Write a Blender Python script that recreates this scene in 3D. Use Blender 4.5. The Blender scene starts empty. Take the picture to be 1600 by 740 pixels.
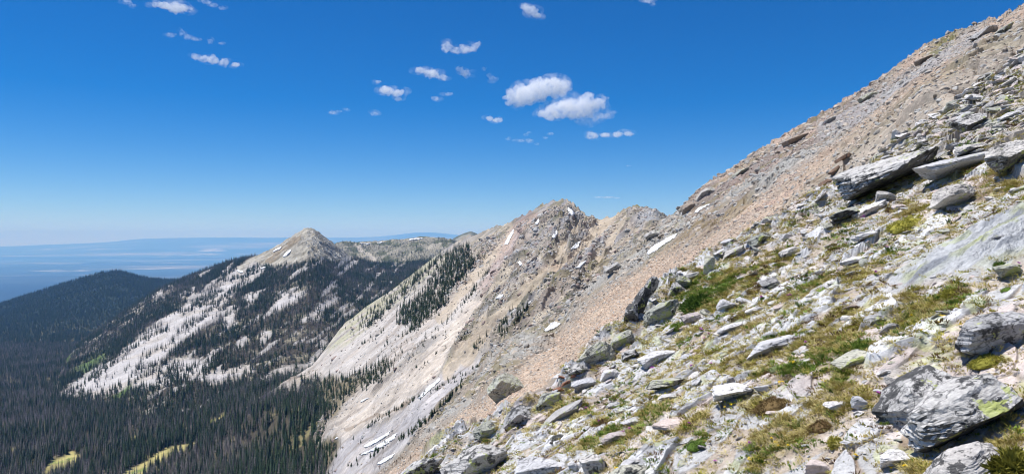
import bpy, bmesh, math, random
import numpy as np
from mathutils import Vector, Matrix

SC = bpy.context.scene
COL = SC.collection
F, U0, V0 = 1150.0, 800.0, 378.0          # focal length in photo pixels, principal column, horizon row

# ------------------------------------------------------------------ camera, sky, sun, exposure
cam_data = bpy.data.cameras.new("camera")
cam_data.sensor_fit = 'HORIZONTAL'
cam_data.sensor_width = 36.0
cam_data.lens = 36.0 * F / 1600.0
cam_data.shift_y = (V0 - 370.0) / 1600.0
cam_data.clip_start = 0.1
cam_data.clip_end = 300000.0
cam = bpy.data.objects.new("camera", cam_data)
COL.objects.link(cam)
cam.location = (0, 0, 0)
cam.rotation_euler = (math.pi / 2, 0, 0)
SC.camera = cam

SUN = Vector((-0.38, 0.03, 0.92)).normalized()      # towards the sun: high, from the left
SUN_EL = math.asin(SUN.z)
SUN_AZ = math.atan2(SUN.x, SUN.y)
world = bpy.data.worlds.new("World")
SC.world = world
world.use_nodes = True
wn = world.node_tree
wn.nodes.clear()
sky = wn.nodes.new("ShaderNodeTexSky")
sky.sky_type = 'NISHITA'
sky.sun_disc = False
sky.sun_elevation = SUN_EL
sky.sun_rotation = SUN_AZ
sky.altitude = 3000
sky.air_density = 1.0
sky.dust_density = 0.2
sky.ozone_density = 4.5
hsv = wn.nodes.new("ShaderNodeHueSaturation")
hsv.inputs['Saturation'].default_value = 1.45
hsv.inputs['Value'].default_value = 1.0
hsv.inputs['Hue'].default_value = 0.509
bg = wn.nodes.new("ShaderNodeBackground")
bg.inputs['Strength'].default_value = 0.083
wo = wn.nodes.new("ShaderNodeOutputWorld")
wn.links.new(sky.outputs[0], hsv.inputs['Color'])
wn.links.new(hsv.outputs[0], bg.inputs['Color'])
wn.links.new(bg.outputs[0], wo.inputs['Surface'])

sun_data = bpy.data.lights.new("sun", 'SUN')
sun_data.energy = 4.6
sun_data.angle = math.radians(0.55)
sun_data.color = (1.0, 0.975, 0.94)
sun = bpy.data.objects.new("sun", sun_data)
COL.objects.link(sun)
sun.rotation_euler = SUN.to_track_quat('Z', 'Y').to_euler()

SC.view_settings.view_transform = 'Standard'
SC.view_settings.look = 'None'
SC.view_settings.gamma = 1.0
SC.view_settings.exposure = 0.5
SC.view_settings.use_curve_mapping = False
SC.render.engine = 'CYCLES'
SC.cycles.max_bounces = 12
SC.cycles.diffuse_bounces = 2
SC.cycles.glossy_bounces = 1
SC.cycles.transmission_bounces = 2
SC.cycles.transparent_max_bounces = 8
SC.cycles.volume_bounces = 12
SC.cycles.use_denoising = True
SC.cycles.denoiser = 'OPENIMAGEDENOISE'
SC.cycles.denoising_input_passes = 'RGB_ALBEDO_NORMAL'
SC.cycles.volume_step_rate = 0.5
SC.cycles.filter_width = 1.1
SC.cycles.sample_clamp_indirect = 4.0

rng = np.random.default_rng(11)
random.seed(11)

# ------------------------------------------------------------------ numpy noise
_perm = np.random.default_rng(5).permutation(256).astype(np.int32)
_perm = np.concatenate([_perm, _perm])
_g3 = np.array([(1,1,0),(-1,1,0),(1,-1,0),(-1,-1,0),(1,0,1),(-1,0,1),(1,0,-1),(-1,0,-1),
                (0,1,1),(0,-1,1),(0,1,-1),(0,-1,-1),(1,1,0),(-1,1,0),(0,-1,1),(0,-1,-1)], np.float32)

def perlin(x, y, z=0.0):
    x = np.asarray(x, np.float64); y = np.asarray(y, np.float64); z = np.asarray(z, np.float64) + np.zeros_like(x)
    xi = np.floor(x); yi = np.floor(y); zi = np.floor(z)
    xf = (x - xi).astype(np.float32); yf = (y - yi).astype(np.float32); zf = (z - zi).astype(np.float32)
    X = xi.astype(np.int64) & 255; Y = yi.astype(np.int64) & 255; Z = zi.astype(np.int64) & 255
    fu = xf*xf*xf*(xf*(xf*6-15)+10); fv = yf*yf*yf*(yf*(yf*6-15)+10); fw = zf*zf*zf*(zf*(zf*6-15)+10)
    def g(a, b, c):
        h = _perm[_perm[_perm[(X+a) & 255] + ((Y+b) & 255)] + ((Z+c) & 255)] & 15
        gr = _g3[h]
        return gr[..., 0]*(xf-a) + gr[..., 1]*(yf-b) + gr[..., 2]*(zf-c)
    def L(a, b, t): return a + t*(b-a)
    return L(L(L(g(0,0,0), g(1,0,0), fu), L(g(0,1,0), g(1,1,0), fu), fv),
             L(L(g(0,0,1), g(1,0,1), fu), L(g(0,1,1), g(1,1,1), fu), fv), fw)

def fbm(x, y, z=0.0, octv=5, gain=0.5, lac=2.03):
    s = 0; a = 1.0; t = 0
    for i in range(octv):
        s = s + a*perlin(x, y, np.asarray(z) + 17.3*i); t += a
        x = x*lac + 3.1; y = y*lac + 7.7; z = np.asarray(z)*lac; a *= gain
    return s / t * 1.6

def ridged(x, y, z=0.0, octv=5, gain=0.55, lac=2.05):
    s = 0; a = 1.0; t = 0
    for i in range(octv):
        n = 1 - np.abs(perlin(x, y, np.asarray(z) + 11.7*i))*2
        s = s + a*n*np.abs(n); t += a
        x = x*lac + 5.2; y = y*lac + 1.3; a *= gain
    return s / t

def hash2(i, j, k=0):
    h = _perm[(_perm[(_perm[(i.astype(np.int64)) & 255] + j.astype(np.int64)) & 255] + k) & 255]
    h2 = _perm[(h + 91 + k*7 + (i.astype(np.int64) >> 8) * 13) & 255]
    return (h * 256 + h2) / 65536.0

def voronoi(x, y, jit=0.9, k=0):
    """nearest seed: F1, F2, a random number of the nearest cell, offset to the seed"""
    xi = np.floor(x); yi = np.floor(y)
    f1 = np.full(x.shape, 9.0); f2 = np.full(x.shape, 9.0)
    rid = np.zeros(x.shape); ox = np.zeros(x.shape); oy = np.zeros(x.shape)
    for a in (-1, 0, 1):
        for b in (-1, 0, 1):
            ci = xi + a; cj = yi + b
            px = ci + 0.5 + jit*(hash2(ci, cj, 1 + k) - 0.5); py = cj + 0.5 + jit*(hash2(ci, cj, 2 + k) - 0.5)
            dx = x - px; dy = y - py
            d = np.sqrt(dx*dx + dy*dy)
            near = d < f1
            f2 = np.where(near, f1, np.minimum(f2, d))
            rid = np.where(near, hash2(ci, cj, 3 + k), rid)
            ox = np.where(near, dx, ox); oy = np.where(near, dy, oy)
            f1 = np.where(near, d, f1)
    return f1, f2, rid, ox, oy

def sstep(a, b, x):
    t = np.clip((x - a) / (b - a), 0, 1)
    return t*t*(3 - 2*t)

def mixc(c, d, m):
    return c*(1 - m[..., None]) + np.asarray(d)*m[..., None]

def srgb(r, g, b, k=1.0):
    o = []
    for c in (r, g, b):
        c = c/255.0
        o.append(k*(c/12.92 if c < 0.04045 else ((c + 0.055)/1.055)**2.4))
    return np.array(o)

ALB = 1/1.32
def rock_tone(r, g, b): return srgb(r, g, b, ALB)        # the base colour a fully sunlit slope of that tone has

def in_poly(u, v, poly):
    c = np.zeros(u.shape, bool)
    n = len(poly)
    for i in range(n):
        x1, y1 = poly[i]; x2, y2 = poly[(i + 1) % n]
        if y1 == y2: continue
        m = ((y1 > v) != (y2 > v)) & (u < (x2 - x1)*(v - y1)/(y2 - y1) + x1)
        c ^= m
    return c

def poly_mask(u, v, poly, soft=6.0):
    """soft mask of a traced outline: 1 well inside, 0 outside"""
    d = np.full(u.shape, 1e9)
    n = len(poly)
    for i in range(n):
        x1, y1 = poly[i]; x2, y2 = poly[(i + 1) % n]
        L2 = (x2-x1)**2 + (y2-y1)**2 + 1e-9
        t = np.clip(((u-x1)*(x2-x1) + (v-y1)*(y2-y1))/L2, 0, 1)
        d = np.minimum(d, np.hypot(u - x1 - t*(x2-x1), v - y1 - t*(y2-y1)))
    s = np.where(in_poly(u, v, poly), d, -d)
    return sstep(-soft, soft, s)

def line_mask(u, v, pts, w):
    d = np.full(u.shape, 1e9)
    for (x1, y1), (x2, y2) in zip(pts[:-1], pts[1:]):
        L2 = (x2-x1)**2 + (y2-y1)**2 + 1e-9
        t = np.clip(((u-x1)*(x2-x1) + (v-y1)*(y2-y1))/L2, 0, 1)
        d = np.minimum(d, np.hypot(u - x1 - t*(x2-x1), v - y1 - t*(y2-y1)))
    return 1 - sstep(w*0.5, w, d)

def blob(u, v, cu, cv, ru, rv):
    return np.exp(-(((u-cu)/ru)**2 + ((v-cv)/rv)**2))

# ------------------------------------------------------------------ objects, tags, materials
def tag(o, label=None, cat=None, group=None, kind=None):
    if label: o['label'] = label
    if cat: o['category'] = cat
    if group: o['group'] = group
    if kind: o['kind'] = kind
    return o

def mesh_np(name, verts, faces, mat=None, col=None, smooth=False, attr="tone"):
    """one mesh object from numpy vertices and quads or triangles"""
    me = bpy.data.meshes.new(name)
    faces = np.asarray(faces, np.int32)
    nf, k = faces.shape
    me.vertices.add(len(verts))
    me.vertices.foreach_set("co", np.asarray(verts, np.float32).ravel())
    me.loops.add(nf*k)
    me.loops.foreach_set("vertex_index", faces.ravel())
    me.polygons.add(nf)
    me.polygons.foreach_set("loop_start", np.arange(0, nf*k, k, dtype=np.int32))
    me.polygons.foreach_set("loop_total", np.full(nf, k, np.int32))
    me.update(calc_edges=True)
    me.polygons.foreach_set("use_smooth", np.full(nf, smooth, bool))
    if col is not None:
        ca = me.attributes.new(attr, 'FLOAT_COLOR', 'POINT')
        c4 = np.ones((len(verts), 4), np.float32); c4[:, :3] = col
        ca.data.foreach_set("color", c4.ravel())
    me.validate()
    if mat: me.materials.append(mat)
    return bpy.data.objects.new(name, me)

def link(o):
    COL.objects.link(o)
    return o

class NT:
    def __init__(s, name):
        s.m = bpy.data.materials.new(name); s.m.use_nodes = True
        s.t = s.m.node_tree; s.t.nodes.clear()
        s.out = s.n("ShaderNodeOutputMaterial")
    def n(s, typ, **kw):
        nd = s.t.nodes.new(typ)
        for k, v in kw.items():
            if hasattr(nd, k): setattr(nd, k, v)
        return nd
    def l(s, a, b): s.t.links.new(a, b)
    def noise(s, vec, scale, detail=4, rough=0.6):
        nd = s.n("ShaderNodeTexNoise"); nd.inputs['Scale'].default_value = scale
        nd.inputs['Detail'].default_value = detail; nd.inputs['Roughness'].default_value = rough
        if vec is not None: s.l(vec, nd.inputs['Vector'])
        return nd.outputs['Fac']
    def ramp(s, fac, stops, interp='LINEAR'):
        r = s.n("ShaderNodeValToRGB"); r.color_ramp.interpolation = interp
        el = r.color_ramp.elements
        while len(el) < len(stops): el.new(0.5)
        for e, (p, c) in zip(el, stops):
            e.position = p; e.color = (*c, 1) if len(c) == 3 else c
        s.l(fac, r.inputs[0]); return r.outputs[0]
    def mix(s, fac, a, b, typ='MIX'):
        m = s.n("ShaderNodeMix", data_type='RGBA', blend_type=typ)
        for sock, val in ((m.inputs[0], fac), (m.inputs[6], a), (m.inputs[7], b)):
            if isinstance(val, (int, float)): sock.default_value = val
            elif isinstance(val, (tuple, list, np.ndarray)): sock.default_value = (*[float(q) for q in val[:3]], 1)
            else: s.l(val, sock)
        return m.outputs[2]
    def math(s, op, a, b=0.0):
        m = s.n("ShaderNodeMath", operation=op)
        for sock, val in ((m.inputs[0], a), (m.inputs[1], b)):
            if isinstance(val, (int, float)): sock.default_value = val
            else: s.l(val, sock)
        return m.outputs[0]
    def surf(s, col, rough=0.95, bump=None, strength=0.3, dist=0.05, spec=0.15, normal=None, trans=0.0):
        b = s.n("ShaderNodeBsdfPrincipled")
        if isinstance(col, (tuple, list, np.ndarray)): b.inputs['Base Color'].default_value = (*[float(q) for q in col[:3]], 1)
        else: s.l(col, b.inputs['Base Color'])
        b.inputs['Roughness'].default_value = rough
        b.inputs['Specular IOR Level'].default_value = spec
        if bump is not None:
            bp = s.n("ShaderNodeBump"); bp.inputs['Strength'].default_value = strength; bp.inputs['Distance'].default_value = dist
            s.l(bump, bp.inputs['Height']); s.l(bp.outputs[0], b.inputs['Normal'])
        if trans > 0:
            tr = s.n("ShaderNodeBsdfTranslucent")
            if isinstance(col, (tuple, list, np.ndarray)): tr.inputs[0].default_value = (*[float(q) for q in col[:3]], 1)
            else: s.l(col, tr.inputs[0])
            mx = s.n("ShaderNodeMixShader"); mx.inputs[0].default_value = trans
            s.l(b.outputs[0], mx.inputs[1]); s.l(tr.outputs[0], mx.inputs[2]); s.l(mx.outputs[0], s.out.inputs[0])
        else:
            s.l(b.outputs[0], s.out.inputs[0])
        return s.m

def pos(m): return m.n("ShaderNodeNewGeometry").outputs['Position']

def terrain_mat(name, s1, s2, amp=0.35, bump=0.0, dist=0.05):
    m = NT(name)
    a = m.n("ShaderNodeAttribute", attribute_name="tone").outputs['Color']
    p = pos(m)
    n1 = m.ramp(m.noise(p, s1, 5, 0.7), [(0.3, (1-amp,)*3), (0.7, (1+amp*0.8,)*3)])
    n2 = m.ramp(m.noise(p, s2, 3, 0.7), [(0.3, (1-amp*0.8,)*3), (0.7, (1+amp*0.7,)*3)])
    c = m.mix(1.0, a, n1, 'MULTIPLY'); c = m.mix(1.0, c, n2, 'MULTIPLY')
    if bump > 0:
        return m.surf(c, 0.95, m.noise(p, s2*1.5, 4, 0.7), bump, dist)
    return m.surf(c, 0.95)

# ------------------------------------------------------------------ lofted terrain sheets
class Sheet:
    """Ground lofted between traced feature lines. Each row is [(u, v, depth)...]; every vertex keeps its column,
    so the surface can be asked for the point seen at a given photo pixel."""
    def __init__(s, u0, u1, du, rows, segs, smooth=3):
        s.u = np.arange(u0, u1 + du, du); nu = len(s.u)
        R = []
        for r in rows:
            a = np.array(sorted(r), float)
            v = np.interp(s.u, a[:, 0], a[:, 1]); w = np.interp(s.u, a[:, 0], 1/a[:, 2])
            if smooth:
                k = np.exp(-0.5*(np.arange(-3*smooth, 3*smooth+1)/smooth)**2); k /= k.sum()
                pad = 3*smooth
                v = np.convolve(np.pad(v, pad, 'edge'), k, 'valid'); w = np.convolve(np.pad(w, pad, 'edge'), k, 'valid')
            R.append((v, w))
        V = []; W = []; T = []
        for i, n in enumerate(segs):
            for j in range(n + (1 if i == len(segs)-1 else 0)):
                t = j/n
                V.append(R[i][0]*(1-t) + R[i+1][0]*t); W.append(R[i][1]*(1-t) + R[i+1][1]*t); T.append(i + t)
        s.V = np.array(V).T; s.Y = 1/np.array(W).T; s.T = np.broadcast_to(np.array(T)[None, :], s.V.shape)
        s.U = np.broadcast_to(s.u[:, None], s.V.shape)
        s.X = (s.U - U0)/F*s.Y
        s.Z = (V0 - s.V)/F*s.Y
    def displace(s, dz):
        s.Z = s.Z + dz
        s.project()
    def project(s):
        s.VP = V0 - F*s.Z/s.Y
    def faces(s):
        nu, ns = s.V.shape
        i = np.arange(nu*ns).reshape(nu, ns)
        return np.stack([i[:-1, :-1], i[1:, :-1], i[1:, 1:], i[:-1, 1:]], -1).reshape(-1, 4)
    def build(s, name, mat, col, smooth=False):
        s.col = col
        o = mesh_np(name, np.stack([s.X, s.Y, s.Z], -1).reshape(-1, 3), s.faces(), mat, col.reshape(-1, 3), smooth)
        link(o); tag(o, kind='structure')
        return o
    def hit(s, u, v):
        """nearest point of the sheet seen at photo pixel (u, v), or None"""
        u = float(u)
        if u < s.u[0] or u > s.u[-1]: return None
        i = int(round((u - s.u[0])/(s.u[1]-s.u[0]))); i = min(max(i, 0), len(s.u)-1)
        vp = s.VP[i]
        if vp[0] < v: return None
        k = int(np.argmax(vp <= v))
        if vp[k] > v: return None
        if k == 0: k = 1
        t = (vp[k-1] - v)/(vp[k-1]-vp[k]+1e-9); t = min(max(t, 0), 1)
        y = s.Y[i, k-1]*(1-t) + s.Y[i, k]*t
        return Vector(((u-U0)/F*y, y, (V0-v)/F*y))
    def depth_at(s, u, v):
        p = self_hit = s.hit(u, v)
        return p.y if p is not None else 1e9
    def cells(s):
        P = np.stack([s.X, s.Y, s.Z], -1)
        a = P[1:, :-1] - P[:-1, :-1]; b = P[:-1, 1:] - P[:-1, :-1]
        return np.abs(a[..., 0]*b[..., 1] - a[..., 1]*b[..., 0])         # plan area
    def scatter(s, n, dens, gen):
        """n random points, probability by plan area times DENS (array like V)"""
        w = s.cells()*dens[:-1, :-1]
        c = np.cumsum(w.ravel()); tot = c[-1]
        k = np.searchsorted(c, gen.random(n)*tot); k = np.minimum(k, w.size-1)
        i, j = np.unravel_index(k, w.shape)
        a = gen.random(n); b = gen.random(n)
        def L(A): return (A[i, j]*(1-a)*(1-b) + A[i+1, j]*a*(1-b) + A[i, j+1]*(1-a)*b + A[i+1, j+1]*a*b)
        return np.stack([L(s.X), L(s.Y), L(s.Z)], -1), i, j

def clean(name):
    o = bpy.data.collections.new(name)          # prototypes: never linked to the scene
    return o

def instancer(name, pts, rot, scl, idx, protos, mat=None):
    """one object that sets prototypes on its points (for stuff nobody could count)"""
    me = bpy.data.meshes.new(name)
    n = len(pts)
    me.vertices.add(n); me.vertices.foreach_set("co", np.asarray(pts, np.float32).ravel())
    a = me.attributes.new("turn", 'FLOAT_VECTOR', 'POINT'); a.data.foreach_set("vector", np.asarray(rot, np.float32).ravel())
    a = me.attributes.new("size", 'FLOAT_VECTOR', 'POINT'); a.data.foreach_set("vector", np.asarray(scl, np.float32).ravel())
    a = me.attributes.new("pick", 'INT', 'POINT'); a.data.foreach_set("value", np.asarray(idx, np.int32))
    o = link(bpy.data.objects.new(name, me))
    g = bpy.data.node_groups.new(name, 'GeometryNodeTree')
    g.interface.new_socket("Geometry", in_out='INPUT', socket_type='NodeSocketGeometry')
    g.interface.new_socket("Geometry", in_out='OUTPUT', socket_type='NodeSocketGeometry')
    N = g.nodes
    gi = N.new('NodeGroupInput'); go = N.new('NodeGroupOutput')
    iop = N.new('GeometryNodeInstanceOnPoints'); ci = N.new('GeometryNodeCollectionInfo')
    ci.inputs['Collection'].default_value = protos
    ci.inputs['Separate Children'].default_value = True; ci.inputs['Reset Children'].default_value = True
    def named(nm, typ):
        q = N.new('GeometryNodeInputNamedAttribute'); q.data_type = typ; q.inputs['Name'].default_value = nm
        return q.outputs[0]
    e2r = N.new('FunctionNodeEulerToRotation')
    g.links.new(named("turn", 'FLOAT_VECTOR'), e2r.inputs[0])
    g.links.new(gi.outputs[0], iop.inputs['Points'])
    g.links.new(ci.outputs[0], iop.inputs['Instance'])
    iop.inputs['Pick Instance'].default_value = True
    g.links.new(named("pick", 'INT'), iop.inputs['Instance Index'])
    g.links.new(e2r.outputs[0], iop.inputs['Rotation'])
    g.links.new(named("size", 'FLOAT_VECTOR'), iop.inputs['Scale'])
    g.links.new(iop.outputs[0], go.inputs[0])
    md = o.modifiers.new("set", 'NODES'); md.node_group = g
    tag(o, kind='stuff')
    return o

# ================================================================== TERRAIN
# ---- the near slope: a tilted plane that breaks off along a rib
EDGE = [(520,800),(560,775),(600,757),(640,742),(690,690),(720,676),(790,652),(830,640),(870,615),(905,580),(930,548),(980,508),(1020,470),(1060,440),
        (1100,410),(1150,385),(1200,362),(1250,338),(1290,308),(1335,280),(1380,238),(1430,214),(1480,182),(1530,142),(1600,92),(1700,20),(1900,-110)]
SA, SB, SH = 0.55, -0.03, 1.6
def near_depth(u, v): return SH/((v - V0)/F + SA*(u - U0)/F + SB)
bot = []; mid = []; edge = []; lip = []; foot = []
for u in range(520, 1901, 10):
    ve = float(np.interp(u, *zip(*EDGE)))
    vb = 930.0
    if vb - ve < 12: vb = ve + 12
    ye = near_depth(u, ve)
    bot.append((u, vb, near_depth(u, vb)))
    for_mid = 0.5*(vb + ve)
    mid.append((u, for_mid, near_depth(u, for_mid)))
    edge.append((u, ve, ye))
    lip.append((u, ve + 14, ye*1.06))
    foot.append((u, ve + 60, ye*1.30))
near = Sheet(520, 1880, 1.25, [bot, mid, edge, lip, foot], [400, 370, 10, 18], smooth=1)
U, V, X, Y = near.U, near.V, near.X, near.Y

GRASS = [  # centre u, v, radii, weight: the tufty places of the near slope
 (1085,462,40,24,1.2),(1150,430,45,22,1),(1222,408,28,24,.9),(1305,398,30,18,.8),(1420,338,34,16,.9),(1462,505,52,38,1.5),(1230,560,70,36,.9),
 (1300,520,60,28,.7),(1075,683,42,18,1.2),(1195,708,45,24,1),(1020,650,30,20,.8),(960,700,45,36,.9),(905,630,30,20,.8),(842,645,26,9,.9),
 (1580,705,36,34,1.6),(1560,205,40,14,1.2),(1360,640,60,40,.9),(1240,690,45,30,.7),(1100,560,40,20,.6),(1180,655,50,30,.4),(1255,470,50,20,.6),
 (1390,400,30,20,.6),(1350,450,40,20,.6),(1040,520,28,14,.8),(1450,290,30,24,.8),(1440,255,14,8,.6),(940,655,30,18,.6),(1560,275,30,14,.7),
 (780,720,14,10,.9),(870,705,20,14,.5),(1475,395,28,10,.6),(1515,215,20,10,.5),(1020,590,24,10,.5),(1160,500,30,20,.6),(1500,160,30,12,.4),
 (1300,660,35,20,.7),(1330,570,50,30,.9),(1160,600,60,40,.5),(1290,600,70,50,.5),(1130,470,50,25,.5),(1200,450,50,25,.4)]
SMOOTH = [(1390,452),(1425,420),(1475,385),(1540,352),(1620,318),(1660,330),(1620,420),(1560,440),(1505,452),(1470,460),(1420,470)]   # bare polished slab
def grass_field(u, v, x, y):
    g = 0
    for cu, cv, ru, rv, w in GRASS: g = g + w*blob(u, v, cu, cv, ru, rv)
    n = fbm(x*1.1, y*1.1, 3.0, 4)
    g = g*0.50 + 0.50*n + 0.75*fbm(x*3.6, y*3.6, 9.0, 3) + 0.4*fbm(x*11, y*11, 19.0, 3) - 0.20
    g = g - 1.5*poly_mask(u, v, SMOOTH, 10)
    far = sstep(1330, 1420, u)*sstep(260, 200, v)
    return sstep(0.13, 0.45, g - far*0.25)
grass_m = grass_field(U, V, X, Y)
smooth_m = poly_mask(U, V, SMOOTH, 12)
# fractured blocks: two sizes of cells stretched along the dip
wx = X + 0.10*fbm(X*2, Y*2, 1.0, 3); wy = Y + 0.10*fbm(X*2, Y*2, 5.0, 3)
ca, sa = math.cos(0.35), math.sin(0.35)
qx, qy = ca*wx + sa*wy, -sa*wx + ca*wy
f1, f2, r1, ox, oy = voronoi(qx/0.62, qy/0.36)
g1, g2, r2, px, py = voronoi(qx/0.21, qy/0.13, k=5)
rockiness = np.clip(1 - grass_m, 0, 1)
talus = sstep(1300, 1420, U)*sstep(300, 215, V)            # the blocky upper right
big = (r1 < (0.34 + 0.3*talus))*rockiness
tilt = (ox*np.sin(r1*40) + oy*np.cos(r1*40))
hb = big*(0.02 + 0.04*r1/0.5 + 0.10*talus + 0.05*tilt)*sstep(0.0, 0.10, f2 - f1)
hs = rockiness*(1 - smooth_m)*(r2 < 0.6)*(0.006 + 0.020*r2 + 0.022*(px*np.sin(r2*50) + py*np.cos(r2*50)))*sstep(0, 0.12, g2 - g1)
dz = 0.12*fbm(X*0.35, Y*0.35, 2.0, 3) + 0.07*fbm(X*1.0, Y*1.0, 4.0, 3) + 0.022*fbm(X*6, Y*6, 6.0, 4)
strata = 0.05*ridged(qx*0.9, qy*4.5, 3.0, 4) + (0.05*ridged(qx*1.4, qy*11, 5.0, 4) + 0.035*(r1 - .5)*sstep(0, .06, f2 - f1))*smooth_m
dz = dz + (hb + hs)*(1 - 0.92*smooth_m) + strata*(0.25 + 0.6*smooth_m)*rockiness + 0.02*grass_m
calm = sstep(0.0, 0.12, near.T)                             # keep the bottom row quiet
dz = dz*1.0
edge_rough = sstep(1.6, 2.05, near.T)
dz = dz + edge_rough*0.35*np.clip(ridged(X*1.2, Y*1.2, 8.0, 4) - 0.2, 0, 1)*sstep(1345, 1290, U)
near.displace(dz)
# tones of the near slope (the stones' own colours)
pale = rock_tone(229, 229, 230); grey = rock_tone(196, 195, 194); pink = rock_tone(226, 212, 205)
soil = rock_tone(198, 184, 168); gravel = rock_tone(222, 213, 204); brown = rock_tone(124, 98, 70); olive = rock_tone(138, 126, 68); straw = rock_tone(180, 160, 104)
c = np.broadcast_to(soil, U.shape + (3,)).copy()
c = mixc(c, gravel, sstep(-0.1, 0.35, fbm(X*3, Y*3, 21.0, 4)))
c = mixc(c, brown, 0.6*sstep(0.3, 0.55, fbm(X*1.6, Y*1.6, 31.0, 4)))
cell = grey[None, None]*(1 - r2[..., None]) + pale[None, None]*r2[..., None]
cell = mixc(cell, pink, sstep(0.1, 0.4, fbm(X*0.8, Y*0.8, 41.0, 3)))
c = c*(1 - ((r2 < 0.6)*rockiness*sstep(0.02, 0.12, g2-g1))[..., None]) + cell*((r2 < 0.6)*rockiness*sstep(0.02, 0.12, g2-g1))[..., None]
bc = pale[None, None]*(0.8 + 0.35*((r1*7) % 1))[..., None]
bm = (big*sstep(0.01, 0.06, f2-f1))[..., None]
c = c*(1-bm) + bc*bm
sm_c = mixc(np.broadcast_to(rock_tone(198, 200, 202), c.shape).copy(), rock_tone(172, 176, 152), sstep(0, 0.35, fbm(qx*1.2, qy*3, 51.0, 4)))
sm_c = mixc(sm_c, rock_tone(150, 154, 160), sstep(0.15, 0.4, fbm(qx*1.5, qy*7, 61.0, 3)))
c = c*(1-smooth_m[..., None]) + sm_c*smooth_m[..., None]
c = mixc(c, rock_tone(196, 188, 176), talus*0.75)
c = mixc(c, rock_tone(160, 140, 120), 0.35*talus*sstep(0, .4, fbm(X*0.9, Y*0.9, 45.0, 3)))
gm = grass_m*0.5
turf = mixc(np.broadcast_to(straw*0.8, c.shape).copy(), olive*0.75, sstep(-0.2, 0.3, fbm(X*2.2, Y*2.2, 71.0, 4)))
turf = mixc(turf, brown*0.8, sstep(0.15, 0.45, fbm(X*5, Y*5, 81.0, 3)))
c = c*(1-gm[..., None]) + turf*gm[..., None]
# black and yellow-green lichen stays on bare stone
lich = sstep(0.18, 0.30, fbm(X*3.2, Y*3.2, near.Z*3.2 + 91.0, 5))*rockiness*(1-0.35*smooth_m)*(0.5+0.5*(r1 < 0.4))
c = mixc(c, rock_tone(70, 72, 76), 0.5*lich)
c = mixc(c, rock_tone(196, 204, 128), 0.4*sstep(0.30, 0.44, fbm(X*5.2, Y*2.6, near.Z*2.6 + 191.0, 5))*rockiness)
m_near = terrain_mat("near_ground", 12.0, 60.0, 0.24, 0.5, 0.02)
near.build("rocky_slope", m_near, c)

# ---- the flank behind it: scree chute, broken rock, skyline
SKY_B = [(500,790),(560,747),(600,730),(640,692),(690,662),(740,618),(775,572),(800,552),(830,537),(850,528),(880,512),(894,484),(920,455),(960,416),(1000,386),(1030,356),(1055,336),
         (1072,320),(1088,303),(1105,293),(1140,272),(1190,240),(1240,211),(1290,186),(1350,149),(1400,116),(1450,82),(1500,60),(1540,42),(1560,40),(1600,14),(1700,-50),(1900,-175)]
DEP_B = {500:55, 600:62, 700:85, 775:110, 900:140, 1060:205, 1240:210, 1450:150, 1600:105, 1700:90, 1900:80}
r0 = []; r1r = []; r2r = []; r3 = []; r4 = []
for u in range(480, 1901, 10):
    ve = float(np.interp(u, *zip(*EDGE))); vs = float(np.interp(u, *zip(*SKY_B)))
    if ve - vs < 14: ve = vs + 14
    ye = near_depth(u, float(np.interp(u, *zip(*EDGE))))
    drop = float(np.interp(u, [520, 1000, 1300, 1420, 1700], [90, 80, 40, 14, 10]))
    y0 = ye*float(np.interp(u, [520, 1000, 1300, 1450, 1700], [1.75, 1.8, 1.5, 1.12, 1.08]))
    ys = float(np.interp(u, list(DEP_B), list(DEP_B.values())))
    r0.append((u, ve + drop, y0))
    r2r.append((u, vs, ys))
    r3.append((u, vs + 30, ys*1.12)); r4.append((u, vs + 160, ys*1.5))
flank = Sheet(490, 1880, 1.4, [r0, r2r, r3, r4], [520, 20, 12], smooth=2)
U, V, X, Y = flank.U, flank.V, flank.X, flank.Y
ORANGE = [(590,752),(640,728),(700,672),(760,634),(800,604),(860,548),(905,500),(960,452),(1010,422),(1060,398),(1120,362),(1200,318),(1300,240),(1400,168),(1500,86),(1560,38),(1602,16),(1640,0),
          (1640,40),(1600,70),(1540,100),(1500,132),(1400,206),(1330,272),(1260,330),(1200,372),(1150,400),(1100,430),(1040,520),(900,620),(800,690),(700,720),(640,770),(590,790)]
wu = U + 10*fbm(X*0.06, Y*0.06, 1.0, 4); wv = V + 10*fbm(X*0.06, Y*0.06, 7.0, 4)
orange = poly_mask(wu, wv, ORANGE, 10)*(1 - 0.55*sstep(1180, 1330, U))*(0.75 + .25*sstep(-.2, .2, fbm(X*.05, Y*.3, 3., 4)))
ROCK_B = [(660,690),(700,640),(740,596),(775,556),(800,530),(850,500),(900,450),(960,396),(1000,366),(1030,345),(1060,322),(1075,330),(1062,372),(1010,412),(960,442),(905,488),(860,538),(800,596),(760,628),(700,668),(640,716)]
rockB = poly_mask(wu, wv, ROCK_B, 8)
GREYBAND = [(990,420),(1060,372),(1130,338),(1220,300),(1300,246),(1330,215),(1300,205),(1240,240),(1180,282),(1120,322),(1060,356),(1000,396)]
greyband = poly_mask(wu, wv, GREYBAND, 8)
crest = np.clip(1 - np.abs(flank.T - 1.0)*18, 0, 1)
dz = 1.6*fbm(X*0.035, Y*0.035, 3.0, 3)*sstep(0.05, 0.3, flank.T)
cliff = ridged(X*0.05, Y*0.10, 5.0, 5)
b1, b2, br, bx, by = voronoi(X/3.2 + 0.5*fbm(X*.2, Y*.2, 2., 2), Y/4.2, k=9)
blocks = (0.2 + br*1.3 + 0.9*(bx*np.sin(br*40)+by*np.cos(br*40)))*sstep(0, .12, b2-b1)
lim = sstep(1060, 960, U)*0.75 + 0.25
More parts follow.
